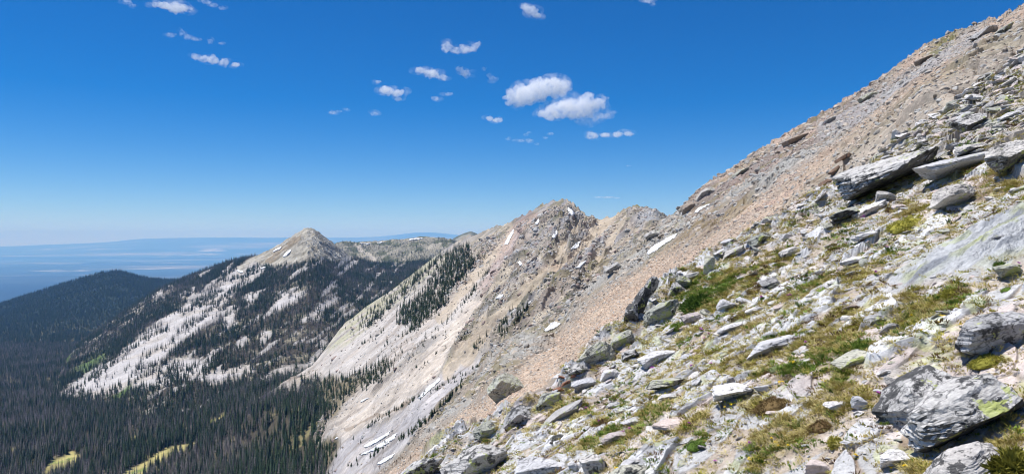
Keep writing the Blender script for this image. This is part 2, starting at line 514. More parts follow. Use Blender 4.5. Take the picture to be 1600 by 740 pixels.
cliff = ridged(X*0.05, Y*0.05, 5.0, 3)
dz = dz + lim*rockB*(2.2*(cliff-0.1) + 0.25*blocks) + greyband*(0.25*blocks + 0.4*cliff) + 0.10*fbm(X*1.6, Y*1.6, 4.0, 4)
dz = dz + sstep(1060, 1120, U)*crest*(1.5*ridged(X*0.12, Y*0.12, 2.0, 4) + 0.35*blocks)
c1_, c2_, cr_, cx_, cy_ = voronoi(X/0.9, Y/1.3, k=13)
dz = dz + (1-orange)*(1-0.5*rockB)*0.22*(cr_ + 0.8*(cx_*np.sin(cr_*60)+cy_*np.cos(cr_*60)))*sstep(0, .15, c2_-c1_)
flank.displace(dz*sstep(1.25, 1.0, flank.T))
tan = rock_tone(200, 181, 161); tan2 = rock_tone(186, 169, 152); beige = rock_tone(178, 164, 148)
c = np.broadcast_to(rock_tone(164, 152, 138), U.shape + (3,)).copy()
mauve = poly_mask(wu, wv, [(1080,330),(1100,300),(1200,244),(1260,204),(1330,165),(1380,140),(1330,205),(1240,250),(1150,310)], 14)
c = mixc(c, rock_tone(152, 134, 126), 0.8*mauve)
dark = poly_mask(wu, wv, [(1000,395),(1060,330),(1100,308),(1160,296),(1220,262),(1210,285),(1130,322),(1060,368),(1010,410)], 10)
c = mixc(c, rock_tone(112, 98, 76), 0.75*dark*sstep(-0.3, 0.2, fbm(X*.2, Y*.2, 9., 4)))
FC = .55*U + .83*V + 6*fbm(U/70, V/70, 3., 3); FL = .83*U - .55*V
fs = fbm(FL/160, FC/9, 63., 4); fs2 = fbm(FL/120, FC/4, 73., 4)
c = mixc(c, rock_tone(120, 108, 96), .55*sstep(.15, .35, fs2))
c = mixc(c, rock_tone(196, 172, 154), .7*sstep(.05, .3, fs)*sstep(1040, 1120, U)); c = mixc(c, rock_tone(148, 140, 134), .6*sstep(.05, .3, -fs)*sstep(1040, 1120, U))
c = mixc(c, rock_tone(126, 118, 80), 0.6*sstep(0.05, 0.35, fbm(X*0.05, Y*0.12, 14.0, 4))*(1-orange)*sstep(1040, 1120, U))
c = mixc(c, rock_tone(172, 170, 164), np.clip(greyband*1.0 + rockB*0.9, 0, 1)*sstep(-0.35, 0.1, fbm(X*0.3, Y*0.3, 19.0, 4)))
c = mixc(c, rock_tone(140, 130, 96), 0.7*rockB*sstep(0.0, 0.3, fbm(X*0.12, Y*0.12, 24.0, 4)))
c = mixc(c, rock_tone(146, 130, 100), .8*line_mask(wu, wv, [(1015,418),(1080,376),(1130,347),(1185,326)], 13)*sstep(-.3, .1, fbm(X*.2, Y*.2, 5., 3)))
upgrey = poly_mask(wu, wv, [(1280,210),(1350,160),(1450,95),(1530,52),(1540,70),(1440,140),(1360,190),(1300,225)], 8)
c = mixc(c, rock_tone(172, 170, 170), 0.8*upgrey)
c = mixc(c, rock_tone(120, 118, 66), 0.8*poly_mask(wu, wv, [(1440,92),(1470,72),(1505,58),(1490,72),(1455,92)], 4))
oc = mixc(np.broadcast_to(tan, c.shape).copy(), tan2, sstep(-.2, .3, fs2)); oc = mixc(oc, rock_tone(168, 150, 134), .6*sstep(.1, .35, fs))
oc = mixc(oc, rock_tone(204, 168, 144), 0.55*sstep(0.2, 0.5, fbm(FL/150, FC/14, 35., 4)))
c = c*(1-orange[..., None]) + oc*orange[..., None]
low = sstep(1180, 1300, U)*sstep(0.55, 0.1, flank.T)
c = mixc(c, rock_tone(182, 172, 158), 0.8*low*(1-orange))
m_flank = terrain_mat("scree_ground", 0.9, 4.5, 0.26, 0.35, 0.15)
flank.build("mountainside", m_flank, c)

# ---- the ridge across the gully, with its two summits
TOP_C = [(380,640,950),(400,625,1000),(440,600,1050),(490,570,1150),(530,515,1300),(570,480,1400),(610,455,1450),(650,424,1500),(690,393,1500),(720,377,1480),(740,369,1450),(760,362,1400),(780,356,1350),
         (808,346,1290),(822,338,1250),(845,325,1160),(862,318,1110),(876,316,1090),(890,320,1050),(902,330,1020),(912,336,1000),(924,341,950),(936,346,900),(948,343,850),(962,338,800),(975,331,740),(990,327,690),
         (1012,328,650),(1026,334,630),(1038,346,615),(1060,352,600),(1150,350,600)]
BOT_C = [(380,790,1050),(440,770,900),(492,750,630),(530,745,515),(580,760,420),(620,770,330),(660,730,300),(700,700,300),(760,650,290),(800,600,285),(850,560,285),(900,510,290),(960,460,300),(1040,400,320),(1150,380,350)]
top_u = [p[0] for p in TOP_C]
back1 = [(u, v + 22, y*1.10) for u, v, y in TOP_C]; back2 = [(u, v + 130, y*1.45) for u, v, y in TOP_C]
ridge = Sheet(380, 1120, 1.25, [BOT_C, TOP_C, back1, back2], [420, 20, 12], smooth=2)
U, V, X, Y = ridge.U, ridge.V, ridge.X, ridge.Y
wu = U + 7*fbm(X*0.012, Y*0.02, 1.0, 4); wv = V + 7*fbm(X*0.012, Y*0.02, 7.0, 4)
FAN1 = [(470,600),(500,560),(540,525),(600,480),(640,455),(660,470),(640,500),(700,470),(730,440),(770,400),(800,362),(815,370),(780,430),(740,480),(700,525),(640,560),(590,600),(545,630),(520,660)]
FAN2 = [(520,665),(560,630),(640,575),(700,520),(735,470),(760,470),(735,520),(705,560),(690,590),(640,640),(580,670),(530,690)]
FAN3 = [(480,760),(530,690),(600,660),(680,600),(730,565),(770,560),(740,590),(690,640),(640,690),(590,740),(560,770)]
fan = np.maximum(0.85*sstep(745, 640, wu + 0.35*(wv - 480))*sstep(-.35, .05, fbm(X*.006, Y*.02, 87., 4) + .12), poly_mask(wu, wv, FAN1, 8)); fan = np.maximum(fan, np.maximum(poly_mask(wu, wv, FAN2, 6), poly_mask(wu, wv, FAN3, 6)))
CH = [[(730,565),(790,505),(850,455),(890,420),(925,380),(958,340)],[(700,590),(760,520)],[(800,500),(840,450),(880,395),(915,345)],[(930,430),(955,385),(975,350)],[(690,500),(745,430),(790,385),(800,362)],[(840,440),(880,400)]]
chute = 0
for ch, w in zip(CH, (13, 8, 8, 8, 9, 7)): chute = np.maximum(chute, line_mask(wu, wv, ch, w))
loose = np.clip(np.maximum(fan, chute), 0, 1)
up = sstep(0.0, 0.35, ridge.T)
rib = ridged(X*0.006 + 0.3*fbm(X*.004, Y*.004, 8., 2), Y*0.016, 5.0, 5)
crag = ridged(X*0.030, Y*0.045, 3.0, 5, 0.6)
k1, k2, kr, kx, ky = voronoi(X/16 + .5*fbm(X*.03, Y*.03, 1., 3), Y/24, k=21)
kb = (kr*1.0 + 0.9*(kx*np.sin(kr*40)+ky*np.cos(kr*40)))*sstep(0, .1, k2-k1)
craggy = sstep(-0.25, 0.15, fbm(X*0.010, Y*0.010, 13., 3) + 0.35*sstep(650, 760, U) - 0.1)*(1-loose)
AC = .63*U + .77*V + 5*fbm(U/60, V/60, 3., 3); AL = .77*U - .63*V   # across and along the fall line
gully = ridged(AL/170, AC/17, 15.0, 4, .6)*(1 - .65*sstep(910, 960, U)) + .1*sstep(910, 960, U)
craggy = craggy*(1 - .45*sstep(920, 970, U))
dz = up*(7*(gully - 0.1)*(1-0.85*fan) + 10*(rib - 0.2)*(1-0.6*fan) + craggy*(6.0*crag + 3.0*kb)) + 0.6*fbm(X*.1, Y*.1, 4., 4) + 1.0*fbm(AL/90, AC/3.5, 6.0, 3)*up
calm = np.clip(1 - np.abs(ridge.T - 1.0)*8, 0, 1)*0.8
ridge.displace(dz*(1-calm)*sstep(1.6, 1.0, ridge.T))
c = np.broadcast_to(rock_tone(168, 158, 142), U.shape + (3,)).copy()
c = mixc(c, rock_tone(128, 124, 112), craggy*sstep(-.2, .3, fbm(X*.02, Y*.05, 17., 4)))
c = mixc(c, rock_tone(132, 122, 88), 0.65*sstep(0.05, 0.35, fbm(X*0.008, Y*0.03, 23., 4))*(1-fan))
sk = fbm(AL/130, AC/9, 83., 4); sk2 = fbm(AL/90, AC/4.5, 93., 4); sk3 = fbm(AL/160, AC/13, 103., 3)
nf = (1-fan)
c = mixc(c, rock_tone(196, 186, 172), .85*sstep(.08, .3, sk)*nf); c = mixc(c, rock_tone(112, 108, 98), .75*sstep(.1, .35, -sk)*nf)
c = mixc(c, rock_tone(158, 156, 158), .8*sstep(.1, .3, sk3)*nf); c = mixc(c, rock_tone(168, 154, 146), .6*sstep(.12, .3, -sk3)*nf)
c = mixc(c, rock_tone(122, 118, 86), .6*sstep(.15, .35, sk2)*nf); c = mixc(c, rock_tone(206, 192, 170), .6*sstep(.15, .35, -sk2)*nf)
c = mixc(c, rock_tone(180, 162, 138), 0.5*sstep(0.1, 0.4, fbm(X*0.004, Y*0.03, 27., 4))*(1-fan)*sstep(680, 760, U))
fc = mixc(np.broadcast_to(rock_tone(194, 187, 180), c.shape).copy(), rock_tone(210, 198, 184), poly_mask(wu, wv, FAN2, 10))
fc = mixc(fc, rock_tone(190, 185, 184), poly_mask(wu, wv, FAN3, 10))
fc = mixc(fc, rock_tone(198, 184, 170), 0.6*sstep(0.0, 0.4, fbm(X*0.003, Y*0.02, 37., 4)))
run = fbm(AL/140, AC/6, 57., 4)
fc = mixc(fc, rock_tone(158, 148, 138), 0.6*sstep(.12, .4, run)); fc = mixc(fc, rock_tone(214, 208, 202), 0.5*sstep(.1, .4, -run))
c = c*(1-fan[..., None]) + fc*fan[..., None]
c = mixc(c, rock_tone(194, 179, 158), chute*0.8)
pinkstrip = line_mask(wu, wv, [(760,455),(790,400),(815,355),(830,345)], 16)
c = mixc(c, rock_tone(172, 144, 136), 0.45*pinkstrip)
turfy = np.maximum(poly_mask(wu, wv, [(470,612),(500,590),(560,588),(604,570),(560,604),(535,628),(527,655),(480,660)], 8), poly_mask(wu, wv, [(470,760),(490,700),(520,686),(531,692),(520,722),(495,760)], 6))
c = mixc(c, rock_tone(128, 116, 84), .85*turfy)
lime = poly_mask(wu, wv, [(512,548),(530,505),(560,478),(600,455),(640,424),(690,390),(704,398),(660,440),(630,470),(590,492),(548,535)], 8)
c = mixc(c, rock_tone(176, 174, 142), 0.75*lime*sstep(-.35, .1, fbm(X*.02, Y*.02, 67., 4)))
c = mixc(c, rock_tone(128, 122, 70), 0.9*blob(U, V, 1005, 331, 20, 4)*sstep(-.3, .1, fbm(X*.05, Y*.05, 2., 3)))
c = mixc(c, rock_tone(176, 178, 182), 0.8*blob(U, V, 1012, 352, 22, 12))
c = mixc(c, rock_tone(190, 150, 112), 0.6*blob(U, V, 862, 432, 12, 7))
path = line_mask(U, V, [(540,672),(580,655),(620,642),(650,620)], 3)
c = mixc(c, rock_tone(150, 132, 112), 0.6*path)
m_ridge = terrain_mat("ridge_ground", 0.05, 0.3, 0.26, 0.3, 1.5)
ridge.build("mountain_ridge", m_ridge, c)

# ---- the pyramid peak and its forested apron
TOP_E = [(20,690,1150),(50,660,1250),(80,620,1400),(104,560,1900),(130,534,2150),(160,512,2250),(200,484,2400),(250,452,2500),(300,432,2550),(350,414,2600),(372,408,2600),(400,400,2600),(420,392,2580),(440,382,2560),(458,370,2530),(470,362,2500),(480,357,2500),(490,359,2500),
         (498,364,2500),(510,373,2520),(525,385,2550),(545,400,2600),(580,412,2650),(620,414,2650),(680,408,2700),(760,408,2800)]
BOT_E = [(20,720,1050),(80,690,1100),(150,680,1080),(250,660,1080),(350,650,1080),(450,640,1080),(520,620,1150),(600,560,1300),(680,500,1500),(760,480,1600)]
back1 = [(u, v + 14, y*1.08) for u, v, y in TOP_E]; back2 = [(u, v + 90, y*1.4) for u, v, y in TOP_E]
MID_E = []
for u in range(20, 761, 20):
    tv = np.interp(u, [p[0] for p in TOP_E], [p[1] for p in TOP_E]); ty = np.interp(u, [p[0] for p in TOP_E], [p[2] for p in TOP_E])
    bv = np.interp(u, [p[0] for p in BOT_E], [p[1] for p in BOT_E]); by_ = np.interp(u, [p[0] for p in BOT_E], [p[2] for p in BOT_E])
    MID_E.append((u, 0.62*tv + 0.38*bv, 1/(0.56/ty + 0.44/by_)))
peak = Sheet(20, 760, 1.25, [BOT_E, MID_E, TOP_E, back1, back2], [110, 160, 16, 8], smooth=1)
U, V, X, Y = peak.U, peak.V, peak.X, peak.Y
rib = ridged(X*0.005, Y*0.007, 5.0, 4); crag = ridged(X*0.03, Y*0.03, 3.0, 5, 0.6)
upper = sstep(1.45, 1.8, peak.T)
rocky = np.maximum(upper, poly_mask(U, V, [(100,560),(135,520),(200,480),(250,452),(240,480),(180,520),(120,560)], 8))
dz = 8*rib + 5*crag*rocky + 1.5*fbm(X*.05, Y*.05, 3., 3)
conem = poly_mask(U, V, [(400,398),(440,380),(480,350),(500,360),(525,385),(556,400),(530,412),(470,412)], 8)
dz = dz + conem*(15*(ridged(X*.022, Y*.016, 33., 5, .6) - .2))
near_top = np.clip(1 - np.abs(peak.T - 2.0)*8, 0, 1)*0.6
peak.displace(dz*(1-near_top)*sstep(2.6, 2.0, peak.T))
wu = U + 8*fbm(X*0.008, Y*0.010, 1.0, 4); wv = V + 6*fbm(X*0.008, Y*0.010, 7.0, 4)
SCREE_E = [
 [(372,420),(340,446),(300,468),(262,492),(226,522),(190,550),(150,575),(110,600),(82,622),(100,630),(140,622),(200,606),(210,598),(240,575),(270,552),(290,530),(330,500),(360,470),(392,440),(420,410),(395,404)],
 [(200,606),(250,604),(290,596),(330,575),(310,560),(270,565),(230,585)],
 [(290,598),(340,602),(400,586),(392,572),(340,588),(310,580)],
 [(425,480),(440,455),(475,458),(460,478),(430,490)],[(470,502),(500,478),(524,462),(520,478),(498,500),(475,506)],
 [(345,500),(358,480),(370,484),(366,505),(352,515)],[(402,535),(412,520),(420,525),(410,540)],[(420,590),(440,578),(480,572),(500,560),(490,585),(450,596)],
 [(380,470),(395,460),(400,475),(388,485)]]
scree = 0
for p in SCREE_E: scree = np.maximum(scree, poly_mask(wu, wv, p, 5))
cone = poly_mask(wu, wv, [(370,420),(400,398),(440,380),(480,350),(500,360),(525,385),(556,400),(530,412),(500,406),(470,412),(445,418),(420,420),(395,412),(375,430)], 5)
c = np.broadcast_to(rock_tone(84, 78, 66), U.shape + (3,)).copy()
c = mixc(c, rock_tone(150, 144, 124), sstep(.1, .4, fbm(X*.02, Y*.02, 17., 4)))
c = mixc(c, rock_tone(196, 192, 190), scree)
c = mixc(c, rock_tone(186, 178, 168), scree*sstep(.0, .3, fbm(X*.006, Y*.02, 29., 3))*0.7)
c = mixc(c, rock_tone(180, 174, 160), cone)
c = mixc(c, rock_tone(136, 128, 108), cone*sstep(.0, .35, fbm(X*.01, Y*.04, 19., 4)))
c = mixc(c, rock_tone(142, 124, 96), 0.7*line_mask(wu, wv, [(420,412),(436,396),(452,386),(465,378)], 6)*cone)
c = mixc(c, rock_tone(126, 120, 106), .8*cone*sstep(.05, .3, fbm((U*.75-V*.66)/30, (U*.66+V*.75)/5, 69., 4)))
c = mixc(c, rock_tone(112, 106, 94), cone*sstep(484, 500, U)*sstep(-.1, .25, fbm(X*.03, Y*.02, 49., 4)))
c = mixc(c, rock_tone(206, 202, 192), .6*cone*sstep(.1, .4, fbm(X*.012, Y*.03, 59., 4)))
outc = rocky*(1-cone)*sstep(-.1, .2, fbm(X*.02, Y*.02, 39., 4))
c = mixc(c, rock_tone(186, 180, 168), outc*sstep(300, 240, U))
green = np.maximum(poly_mask(wu, wv, [(80,576),(96,556),(118,548),(112,568),(90,580)], 6), np.maximum(poly_mask(wu, wv, [(110,584),(140,560),(172,546),(165,560),(135,582)], 6), poly_mask(wu, wv, [(172,620),(200,602),(205,608),(180,626)], 4)))
c = mixc(c, rock_tone(94, 114, 66), green)
m_peak = terrain_mat("peak_ground", 0.03, 0.2, 0.24)
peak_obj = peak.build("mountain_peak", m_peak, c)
forest_e = np.clip(1 - 1.0*scree - cone - 0.9*green, 0, 1)*(peak.T < 2.02)
fa = (U*.8 - V*.6)/55; fb = (U*.6 + V*.8)/11
stripes = fbm(fa, fb, 47., 4) + .25*fbm(U/9, V/9, 48., 3)
forest_e = forest_e*(1 - 0.93*sstep(0.20, 0.36, stripes + .0)*sstep(690, 640, U)*sstep(200, 260, U))
groves = sstep(0.12, 0.3, fbm(X*.010, Y*.010, 53., 3))
groves = np.maximum(groves*.8, sstep(.0, -.25, stripes))
forest_e = np.maximum(forest_e, 0.55*groves*(scree > .3)*(1-cone)*sstep(400, 430, V))
c = mixc(c, rock_tone(184, 180, 177), .9*sstep(0.18, 0.32, stripes)*sstep(690, 640, U)*sstep(200, 260, U)*(1-cone)*(1-scree))
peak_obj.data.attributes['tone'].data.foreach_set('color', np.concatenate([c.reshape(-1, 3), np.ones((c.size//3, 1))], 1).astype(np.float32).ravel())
forest_e = np.clip(forest_e*(1 - 0.75*outc*sstep(300, 240, U)), 0, 1)
forest_e = np.maximum(forest_e, 0.02*(1-cone))*(1-sstep(.1, .5, cone))
forest_e = forest_e*(peak.T < 2.02)

# ---- the valley floor, running out to the dark wooded hill
V1 = [(-160,820,640),(0,820,690),(300,820,640),(480,820,500),(620,820,430)]
V2 = [(-160,700,1050),(0,700,1020),(200,705,920),(400,700,850),(530,690,680),(620,700,600)]
V3 = [(-160,650,1350),(0,650,1260),(300,650,1080),(530,650,760),(640,640,720)]
V4 = [(-160,600,1750),(0,600,1720),(200,605,1440),(480,590,1150),(640,560,1100)]
V5 = [(-160,560,2350),(0,560,2300),(200,560,2000),(480,560,1500),(640,540,1400)]
V6 = [(-160,530,3000),(0,525,3000),(150,520,2900),(300,500,2900),(640,500,2500)]
V7 = [(-160,530,3900),(-60,500,4200),(0,474,4500),(60,456,4500),(100,443,4500),(130,434,4500),(158,426,4500),(182,423,4500),(205,428,4500),(228,434,4500),(260,437,4600),(320,438,4600),(380,440,4600),(640,450,4600)]
V8 = [(u, v + 40, y*1.3) for u, v, y in V7]; V9 = [(u, v + 60, y*1.9) for u, v, y in V7]
valley = Sheet(-420, 620, 1.4, [V1, V2, V3, V4, V5, V6, V7, V8, V9], [60, 40, 45, 45, 45, 90, 14, 8], smooth=4)
U, V, X, Y = valley.U, valley.V, valley.X, valley.Y
dz = 6*fbm(X*.006, Y*.006, 2., 3) + 22*(ridged(X*.0016, Y*.0016, 4., 3)-0.1)*sstep(5., 5.6, valley.T)*sstep(6.0, 5.7, valley.T) + 1.0*fbm(X*.05, Y*.05, 5., 3)
valley.displace(dz)
wu = U + 6*fbm(X*0.02, Y*0.02, 1.0, 3); wv = V + 4*fbm(X*0.02, Y*0.02, 7.0, 3)
MEADOW = [[(60,738),(72,722),(100,708),(110,702),(118,706),(134,711),(120,720),(90,732),(75,742)],
          [(180,745),(215,728),(240,712),(262,700),(290,692),(316,686),(314,693),(282,706),(258,716),(236,732),(220,745)],
          [(222,650),(228,640),(240,634),(244,644),(232,650)],[(200,684),(222,678),(220,683),(204,688)],[(0,708),(30,694),(32,698),(8,712)],[(320,660),(350,645),(352,650),(330,662)]]
meadow = 0
for p in MEADOW: meadow = np.maximum(meadow, poly_mask(wu, wv, p, 3.0))
c = np.broadcast_to(rock_tone(84, 78, 62), U.shape + (3,)).copy()
c = mixc(c, rock_tone(132, 124, 88), sstep(0., .4, fbm(X*.02, Y*.02, 12., 4)))
c = mixc(c, rock_tone(182, 172, 112), meadow)
c = mixc(c, rock_tone(136, 150, 82), meadow*sstep(0.1, 0.4, fbm(X*.03, Y*.03, 22., 3)))
c = mixc(c, srgb(34, 46, 38), sstep(4.6, 5.4, valley.T))
m_valley = terrain_mat("valley_ground", 0.02, 0.15, 0.25)
valley.build("valley_ground", m_valley, c)
forest_v = np.clip(1 - 1.1*meadow, 0, 1)*(valley.T < 6.05)
forest_v[-1] = 0
forest_v = forest_v*(.22 + .78*(valley.U > -60))
thin = blob(U, V, 470, 700, 60, 35)
forest_v = forest_v*(1 - 0.55*thin)
gap = sstep(0.15, 0.4, fbm(X*.012, Y*.012, 62., 3))
forest_v = forest_v*(1 - 0.5*gap*(valley.T < 3.5))

# ---- the wooded shoulder left of the peak, the far ridge and the little summit behind
SHO = [(180,500,3300),(220,470,3300),(260,446,3300),(300,428,3300),(340,413,3300),(370,404,3300),(395,400,3300),(430,402,3300)]
sho0 = [(u, v + 70, 2700) for u, v, y in SHO]; sho2 = [(u, v + 60, y*1.3) for u, v, y in SHO]
shoulder = Sheet(180, 430, 1.5, [sho0, SHO, sho2], [40, 10], smooth=2)
X, Y = shoulder.X, shoulder.Y
shoulder.displace(6*fbm(X*.01, Y*.01, 3., 3))
shoulder.build("hills", m_valley, np.broadcast_to(rock_tone(70, 76, 62), shoulder.U.shape + (3,)).copy())
TOP_D = [(480,420,3600),(510,400,3600),(526,380,3600),(540,377,3600),(556,379,3600),(580,378,3600),(600,377,3600),(630,374,3600),(655,371,3500),(668,371,3500),(690,372,3400),(706,375,3300),(740,392,3300),(780,410,3300)]
d0 = [(u, v + 48, 2750) for u, v, y in TOP_D]; d2 = [(u, v + 60, y*1.3) for u, v, y in TOP_D]
back = Sheet(480, 780, 1.25, [d0, TOP_D, d2], [60, 10], smooth=1)
U, V, X, Y = back.U, back.V, back.X, back.Y
back.displace((26*ridged(X*.007, Y*.004, 3., 4) + 12*ridged(X*.03, Y*.03, 5., 4))*(1 - 0.75*np.clip(1-np.abs(back.T-1)*8, 0, 1))*sstep(1.5, 1., back.T))
c = np.broadcast_to(rock_tone(146, 142, 128), U.shape + (3,)).copy()
c = mixc(c, rock_tone(96, 100, 78), sstep(-.05, .3, fbm(X*.008, Y*.008, 17., 4)))
c = mixc(c, rock_tone(190, 182, 170), line_mask(U, V, [(555,388),(570,400),(585,412)], 4))
c = mixc(c, rock_tone(186, 178, 162), 0.6*sstep(0.1, .35, fbm(X*.02, Y*.006, 27., 4)))
back.build("mountains", m_peak, c)
TOP_S = [(680,392,5200),(700,378,5200),(714,369,5200),(726,364,5200),(736,361,5200),(744,364,5200),(760,374,5200),(800,400,5200)]
s0 = [(u, v + 60, 4300) for u, v, y in TOP_S]; s2 = [(u, v + 60, y*1.3) for u, v, y in TOP_S]
small = Sheet(680, 800, 1.5, [s0, TOP_S, s2], [40, 10], smooth=1)
X, Y = small.X, small.Y
small.displace(8*(ridged(X*.01, Y*.01, 3., 4)-.3)*(1 - 0.8*np.clip(1-np.abs(small.T-1)*8, 0, 1)))
c = mixc(np.broadcast_to(rock_tone(150, 146, 132), small.U.shape + (3,)).copy(), rock_tone(96, 100, 80), sstep(-.2, .1, fbm(X*.006, Y*.006, 5., 3)))
small.build("mountains", m_peak, c)

# ---- the plain far below and the tablelands on the horizon
PLAIN_Z = -1300.0
g = np.linspace(-1, 1, 240); gx = np.sign(g)*np.abs(g)**1.3*90000; gy = np.linspace(-3000, 82000, 260)
GX, GY = np.meshgrid(gx, gy, indexing='ij')
GZ = PLAIN_Z + 60*fbm(GX*.00008, GY*.00008, 3., 4) + 150*np.clip(ridged(GX*.00005, GY*.00008, 6., 4)-.25, 0, 1)
c = np.broadcast_to(srgb(62, 82, 62), GX.shape + (3,)).copy()
i = np.arange(GX.size).reshape(GX.shape)
pf = np.stack([i[:-1, :-1], i[1:, :-1], i[1:, 1:], i[:-1, 1:]], -1).reshape(-1, 4)
m = NT("plain_ground"); p = pos(m)
mp = m.n("ShaderNodeMapping"); mp.inputs['Scale'].default_value = (0.00007, 0.00015, 0.0001); m.l(p, mp.inputs[0])
f = m.noise(mp.outputs[0], 1.0, 6, 0.62); f2 = m.noise(mp.outputs[0], 2.6, 5, 0.6)
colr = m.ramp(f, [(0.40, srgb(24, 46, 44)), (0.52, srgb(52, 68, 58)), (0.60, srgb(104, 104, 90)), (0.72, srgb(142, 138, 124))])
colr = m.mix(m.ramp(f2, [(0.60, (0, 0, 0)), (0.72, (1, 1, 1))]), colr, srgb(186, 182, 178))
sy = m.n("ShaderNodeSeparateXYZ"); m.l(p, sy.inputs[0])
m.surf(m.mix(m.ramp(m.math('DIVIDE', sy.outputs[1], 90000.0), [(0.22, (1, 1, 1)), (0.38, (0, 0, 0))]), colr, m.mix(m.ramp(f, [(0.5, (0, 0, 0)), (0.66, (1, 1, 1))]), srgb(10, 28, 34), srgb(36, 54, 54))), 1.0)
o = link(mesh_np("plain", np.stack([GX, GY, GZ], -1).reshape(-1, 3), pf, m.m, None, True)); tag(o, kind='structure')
TOP_M = [(-400,392,74000),(-100,388,74000),(0,385,74000),(60,382.5,74000),(120,380.5,74000),(170,378,74000),(215,373,74000),(260,371.5,74000),(330,370.5,74000),(420,371,74000),(560,371,74000),(600,369,74000),(640,364,74000),(665,362,74000),(700,365,74000),(740,370,74000),(800,372,74000),(1100,375,74000)]
m0 = [(u, 402, 56000) for u, v, y in TOP_M]; m2 = [(u, v + 8, y*1.03) for u, v, y in TOP_M]; m3 = [(u, 400, y*1.07) for u, v, y in TOP_M]
mesa = Sheet(-400, 1100, 3, [m0, TOP_M, m2, m3], [14, 3, 3], smooth=4)
mesa.displace(0*mesa.Z)
mesa.build("hills", m.m, np.broadcast_to(srgb(70, 84, 66), mesa.U.shape + (3,)).copy(), True)
# a low dark mesa standing out of the plain
TOP_L = [(60,432,42000),(90,420,42000),(120,412,42000),(150,408,42000),(172,409,42000),(186,414,42000),(210,418,42000),(260,424,42000),(320,430,42000)]
l0 = [(u, 428, 34000) for u, v, y in TOP_L]; l2 = [(u, v + 20, y*1.15) for u, v, y in TOP_L]
lowmesa = Sheet(60, 320, 3, [l0, TOP_L, l2], [10, 6], smooth=3)
lowmesa.displace(0*lowmesa.Z)
lowmesa.build("hills", m.m, np.broadcast_to(srgb(50, 66, 54), lowmesa.U.shape + (3,)).copy(), True)

# ---- haze: one even volume round everything, sky outside
def haze_box():
    bm = bmesh.new(); bmesh.ops.create_cube(bm, size=1.0)
    me = bpy.data.meshes.new("haze"); bm.to_mesh(me); bm.free()
    o = link(bpy.data.objects.new("haze", me)); tag(o, kind='stuff')
    z0, z1 = -1600.0, 1100.0
    o.scale = (190000, 90000, z1 - z0); o.location = (0, 38000, (z0 + z1)/2)
    mm = NT("haze")
    v = mm.n("ShaderNodeVolumePrincipled")
    v.inputs['Color'].default_value = (0.22, 0.50, 1.0, 1)
    v.inputs['Density'].default_value = HAZE
    v.inputs['Absorption Color'].default_value = (0.6, 0.62, 1, 1)
    v.inputs['Anisotropy'].default_value = 0.0
    mm.l(v.outputs[0], mm.out.inputs['Volume'])
    mm.m.cycles.homogeneous_volume = True
    me.materials.append(mm.m)
HAZE = 3.8e-5
haze_box()
SHEETS = [near, flank, ridge, peak, valley, shoulder, back]

# ================================================================== CLOUDS
def cloud_mat(name, scale, lo, hi, dens):
    m = NT(name)
    v = m.n("ShaderNodeVolumePrincipled")
    v.inputs['Color'].default_value = (1, 1, 1, 1)
    v.inputs['Anisotropy'].default_value = 0.0
    tc = m.n("ShaderNodeNewGeometry").outputs['Position']
    n = m.noise(tc, scale, 4, 0.62)
    mr = m.n("ShaderNodeMapRange"); mr.inputs['From Min'].default_value = lo; mr.inputs['From Max'].default_value = hi
    mr.inputs['To Min'].default_value = 0.0; mr.inputs['To Max'].default_value = dens
    m.l(n, mr.inputs['Value']); m.l(mr.outputs[0], v.inputs['Density'])
    m.l(v.outputs[0], m.out.inputs['Volume'])
    return m.m
CLOUD_D = 0.018
m_cloud = cloud_mat("cloud_vapour", 0.022, 0.36, 0.56, CLOUD_D)
m_wisp = cloud_mat("thin_cloud_vapour", 0.035, 0.42, 0.66, CLOUD_D*0.7)
